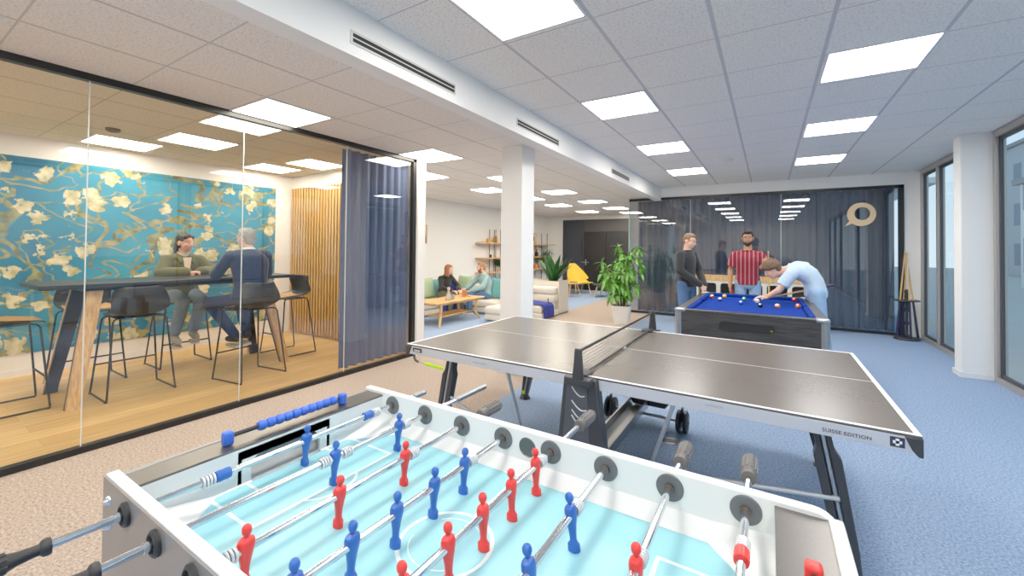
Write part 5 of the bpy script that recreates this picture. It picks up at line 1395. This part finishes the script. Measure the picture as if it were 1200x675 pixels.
def stand(**k):
    d = dict(hL=(-.095, 0, .93), hR=(.095, 0, .93), kL=(-.105, .02, .50), kR=(.105, .02, .50), aL=(-.11, -.02, .085), aR=(.11, -.02, .085), tL=(-.13, .15, .035), tR=(.13, .15, .035),
             sL=(-.19, 0, 1.43), sR=(.19, 0, 1.43), eL=(-.25, -.03, 1.14), eR=(.25, -.03, 1.14), wL=(-.25, .06, .89), wR=(.25, .06, .89), fL=(0, .2, -1), fR=(0, .2, -1), nL=(1, 0, 0), nR=(-1, 0, 0), head=(0, .03, 1.635))
    d.update(k); return d
def sit(h=.45, **k):
    d = dict(hL=(-.10, 0, h+.09), hR=(.10, 0, h+.09), kL=(-.12, .42, h+.06), kR=(.12, .42, h+.06), aL=(-.13, .42, .085), aR=(.13, .42, .085), tL=(-.14, .58, .035), tR=(.14, .58, .035),
             mid=(0, -.03, h+.32), sL=(-.185, 0, h+.57), sR=(.185, 0, h+.57), eL=(-.25, .10, h+.30), eR=(.25, .10, h+.30), wL=(-.16, .32, h+.18), wR=(.16, .32, h+.18), fL=(.4, 1, -.1), fR=(-.4, 1, -.1), nL=(0, 0, -1), nR=(0, 0, -1), head=(0, .05, h+.775))
    d.update(k); return d
brown = mat('brown hair', (96, 66, 42), .6, noise=.3, scale=40); dkhair = mat('near black hair', (26, 20, 18), .5, noise=.3, scale=40); ltbrown = mat('short light brown hair', (128, 96, 66), .6, noise=.25, scale=40)
greyhair = mat('salt and pepper hair', (168, 162, 154), .7, noise=.3, scale=50); auburn = mat('auburn hair', (142, 86, 46), .55, noise=.3, scale=40); ginger = mat('sandy brown hair', (150, 106, 62), .6, noise=.3, scale=40)
white_shoe = (mat('white sneaker', (226, 226, 222), .6, noise=.03), mat('sneaker sole', (240, 240, 236), .6)); dark_shoe = (mat('dark sneaker', (40, 40, 46), .6, noise=.1), mat('pale sole', (206, 204, 198), .6)); tan_shoe = (mat('pale suede shoe', (176, 168, 154), .8, noise=.06), mat('cream sole', (220, 214, 202), .7))
jean_l = denim('light blue denim', (140, 174, 212)); jean_m = denim('mid blue denim', (70, 104, 150)); jean_d = denim('dark blue denim', (38, 54, 92)); jean_g = denim('grey blue denim', (120, 138, 152)); olive_p = cloth_m('olive trousers', (92, 92, 62))
black_k = cloth_m('black sweatshirt cloth', (26, 27, 30)); teal_k = cloth_m('pale teal sweatshirt cloth', (136, 172, 174)); navy_k = cloth_m('navy sweater cloth', (26, 38, 72)); olive_k = cloth_m('olive quilted jacket', (80, 80, 44), .6); sky_k = cloth_m('light blue shirt cloth', (188, 212, 234))
def stripe_cloth():
    m, n, l, b = new_mat('maroon striped cloth'); b.inputs['Roughness'].default_value = .9
    tc = n.new('ShaderNodeTexCoord'); sp = n.new('ShaderNodeSeparateXYZ'); l.new(tc.outputs['Object'], sp.inputs[0])
    def ln(off, w, per):
        a = n.new('ShaderNodeMath'); a.operation = 'ADD'; a.inputs[1].default_value = off+10*per; l.new(sp.outputs['X'], a.inputs[0])
        md = n.new('ShaderNodeMath'); md.operation = 'MODULO'; md.inputs[1].default_value = per; l.new(a.outputs[0], md.inputs[0])
        c = n.new('ShaderNodeMath'); c.operation = 'LESS_THAN'; c.inputs[1].default_value = w; l.new(md.outputs[0], c.inputs[0]); return c.outputs[0]
    mx0 = n.new('ShaderNodeMix'); mx0.data_type = 'RGBA'; mx0.inputs['A'].default_value = srgb(150, 26, 46); mx0.inputs['B'].default_value = srgb(96, 22, 40); l.new(ln(.0, .010, .058), mx0.inputs['Factor'])
    mx = n.new('ShaderNodeMix'); mx.data_type = 'RGBA'; l.new(mx0.outputs['Result'], mx.inputs['A']); mx.inputs['B'].default_value = srgb(214, 196, 200); l.new(ln(.026, .0045, .058), mx.inputs['Factor'])
    l.new(mx.outputs['Result'], b.inputs['Base Color']); return m

# three players at the pool table
L1 = 'standing man with glasses in black sweatshirt watching the pool table'
CURL[(L1, 'L')] = CURL[(L1, 'R')] = .5
person(L1, (1.14, 4.86, 0), -1.98, stand(sL=(-.175,0,1.42), sR=(.175,0,1.42), wL=(-.06, .27, .90), wR=(.05, .28, .93), eL=(-.25, .06, 1.13), eR=(.26, .05, 1.15), fL=(.35, .35, -.9), fR=(-.3, .35, -.9), nL=(.2, -1, 0), nR=(-.2, -1, 0), head=(0, .055, 1.635)),
       skin_a, ltbrown, 'short', black_k, 'long', jean_m, white_shoe, face=(.05, 1, -.28), glasses=True)
L2 = 'bearded man in maroon striped shirt standing with a cue'
CURL[(L2, 'L')] = .95
person(L2, (1.96, 5.42, 0), PI+.03, stand(sL=(-.178, 0, 1.43), sR=(.178, 0, 1.43), eL=(-.28, -.01, 1.19), wL=(-.28, .20, 1.29), fL=(.15, .75, .25), nL=(.9, .1, -.1), eR=(.245, -.04, 1.14), wR=(.245, .05, .89), hL=(-.095, 0, .96), hR=(.095, 0, .96), head=(0, .03, 1.69)),
       skin_b, dkhair, 'quiff', stripe_cloth(), 'short', jean_l, dark_shoe, face=(0, 1, -.12), beard=dkhair)
cue('pool cue held upright by the maroon shirt man', (2.262, 5.15, .02), (2.24, 5.15, 1.46), None, .42)
L3 = 'curly haired man in light blue shirt leaning over the pool table to aim'
CURL[(L3, 'L')] = .35; CURL[(L3, 'R')] = .9
# local frame: facing +Y is world -X, right (+X) is world +Y
person(L3, (2.77, 4.30, 0), PI/2, stand(hL=(-.10, .02, .93), hR=(.10, .02, .93), kL=(-.14, -.03, .50), kR=(.13, .0, .50), aL=(-.15, -.10, .085), aR=(.15, -.06, .085), tL=(-.18, .07, .035), tR=(.18, .11, .035),
       mid=(.0, .02, 1.22), sL=(-.17, .31, 1.19), sR=(.13, .25, 1.27), eL=(-.20, .42, .96), wL=(-.13, .545, .865), fL=(.12, .95, -.06), nL=(.1, -.1, -1), eR=(.24, .06, 1.24), wR=(.20, .02, 1.02), fR=(-.3, .4, -.6), nR=(-.5, .7, 0), head=(-.05, .49, 1.225)),
       skin_a, brown, 'curly', sky_k, 'short', jean_l, white_shoe, face=(.10, .80, -.62), up=(0, .6, .8), mood='none')
cue('pool cue aimed at the white ball by the leaning man', (2.96, 4.575, 1.03), (2.165, 4.09, .842), None, .42)

# two colleagues at the high table
L4 = 'smiling woman in olive quilted jacket sitting at the high table'
CURL[(L4, 'L')] = CURL[(L4, 'R')] = .6
person(L4, (-4.06, .08, 0), -PI/2, sit(.76, kL=(-.09, .34, .80), kR=(.11, .36, .80), aL=(-.05, .22, .40), aR=(.17, .30, .385), tL=(-.03, .36, .345), tR=(.18, .44, .33), sL=(-.175, .03, 1.30), sR=(.175, .03, 1.30), eL=(-.255, .15, 1.12), eR=(.255, .15, 1.12), wL=(-.07, .34, 1.135), wR=(.07, .35, 1.135), fL=(1, .35, 0), fR=(-1, .30, 0), nL=(0, -.1, -1), nR=(0, -.1, -1), head=(0, .07, 1.52)),
       skin_c, dkhair, 'bun', olive_k, 'jacket', jean_g, tan_shoe, fem=True, extra='turtle', face=(-.5, 1, -.08))
L5 = 'grey haired man in navy sweater sitting with his back to the glass'
person(L5, (-2.82, .29, 0), PI/2, sit(.76, kL=(-.24, .40, .80), kR=(.10, .42, .80), aL=(.0, .32, .40), aR=(.13, .34, .42), tL=(.0, .47, .34), tR=(.14, .48, .35), mid=(0, -.04, 1.12), sL=(-.20, .05, 1.38), sR=(.20, .05, 1.38), eL=(-.28, .16, 1.14), eR=(.27, .16, 1.14), wL=(-.17, .40, 1.135), wR=(.13, .40, 1.135), fL=(.8, .6, 0), fR=(-.8, .6, 0), head=(-.01, .10, 1.575)),
       skin_a, greyhair, 'grey', navy_k, 'long', jean_d, dark_shoe, extra='collar', face=(-.35, 1, -.05), mood='none')
# two colleagues on the sofa
L6 = 'auburn haired woman in black top sitting on the cream sofa'
CURL[(L6, 'L')] = CURL[(L6, 'R')] = .6
person(L6, (-4.14, 5.14, 0), -PI/2-.2, sit(.29, kL=(-.11, .42, .44), kR=(.12, .42, .44), mid=(0, .0, .60), sL=(-.165, .10, .80), sR=(.165, .10, .80), eL=(-.24, .24, .57), eR=(.24, .24, .57), wL=(-.10, .44, .51), wR=(.10, .44, .51), head=(0, .19, .99)),
       skin_a, auburn, 'wavy', black_k, 'long', olive_p, dark_shoe, fem=True, face=(-.35, 1, -.1))
L7 = 'bearded man in pale teal sweatshirt sitting on the sofa corner'
CURL[(L7, 'L')] = CURL[(L7, 'R')] = .5
person(L7, (-3.30, 5.62, 0), PI-.62, sit(.30, kL=(-.13, .42, .44), kR=(.15, .40, .44), mid=(0, -.02, .62), sL=(-.185, .04, .85), sR=(.185, .04, .85), eL=(-.26, .15, .61), eR=(.25, .26, .63), wL=(-.15, .38, .51), wR=(.22, .40, .53), head=(0, .10, 1.045)),
       skin_a, ginger, 'quiff', teal_k, 'long', jean_m, dark_shoe, face=(.25, 1, -.1), beard=mat('brown beard', (110, 70, 40), .7, noise=.3, scale=50))
# ================================================================ camera, sky, look
cam = bpy.data.cameras.new('camera'); co = bpy.data.objects.new('camera', cam); COL.objects.link(co)
yaw, pitch, roll = -.5548, .0156, .0099
F_ = Vector((math.sin(yaw)*math.cos(pitch), math.cos(yaw)*math.cos(pitch), math.sin(pitch)))
Rt = Vector((math.cos(yaw), -math.sin(yaw), 0)); Up = Rt.cross(F_)
r2 = Rt*math.cos(roll)+Up*math.sin(roll); u2 = Up*math.cos(roll)-Rt*math.sin(roll)
M = Matrix((r2, u2, -F_)).transposed().to_4x4(); M.translation = (2.2405, -2.174, 1.4596)
co.matrix_world = M
cam.sensor_fit = 'HORIZONTAL'; cam.sensor_width = 36; cam.lens = 36*484.772/1200; cam.shift_y = -53.52/1200; cam.clip_start = .02
SC.camera = co
wd_ = bpy.data.worlds.new('sky'); SC.world = wd_; wd_.use_nodes = True
n, l = wd_.node_tree.nodes, wd_.node_tree.links
bg = n['Background']; tc = n.new('ShaderNodeTexCoord'); sp = n.new('ShaderNodeSeparateXYZ'); l.new(tc.outputs['Generated'], sp.inputs[0])
cr = n.new('ShaderNodeValToRGB'); cr.color_ramp.elements[0].position = .0; cr.color_ramp.elements[0].color = srgb(200, 220, 232); cr.color_ramp.elements[1].position = .5; cr.color_ramp.elements[1].color = srgb(140, 184, 222)
l.new(sp.outputs['Z'], cr.inputs['Fac']); l.new(cr.outputs['Color'], bg.inputs['Color']); bg.inputs['Strength'].default_value = 1.25
SC.view_settings.view_transform = 'Standard'; SC.view_settings.look = 'None'; SC.view_settings.exposure = .08; SC.view_settings.gamma = 1.26
SC.cycles.max_bounces = 10; SC.cycles.diffuse_bounces = 6; SC.cycles.glossy_bounces = 4; SC.cycles.transparent_max_bounces = 16; SC.cycles.caustics_reflective = False; SC.cycles.caustics_refractive = False
SC.cycles.sample_clamp_indirect = 4; SC.cycles.use_denoising = True
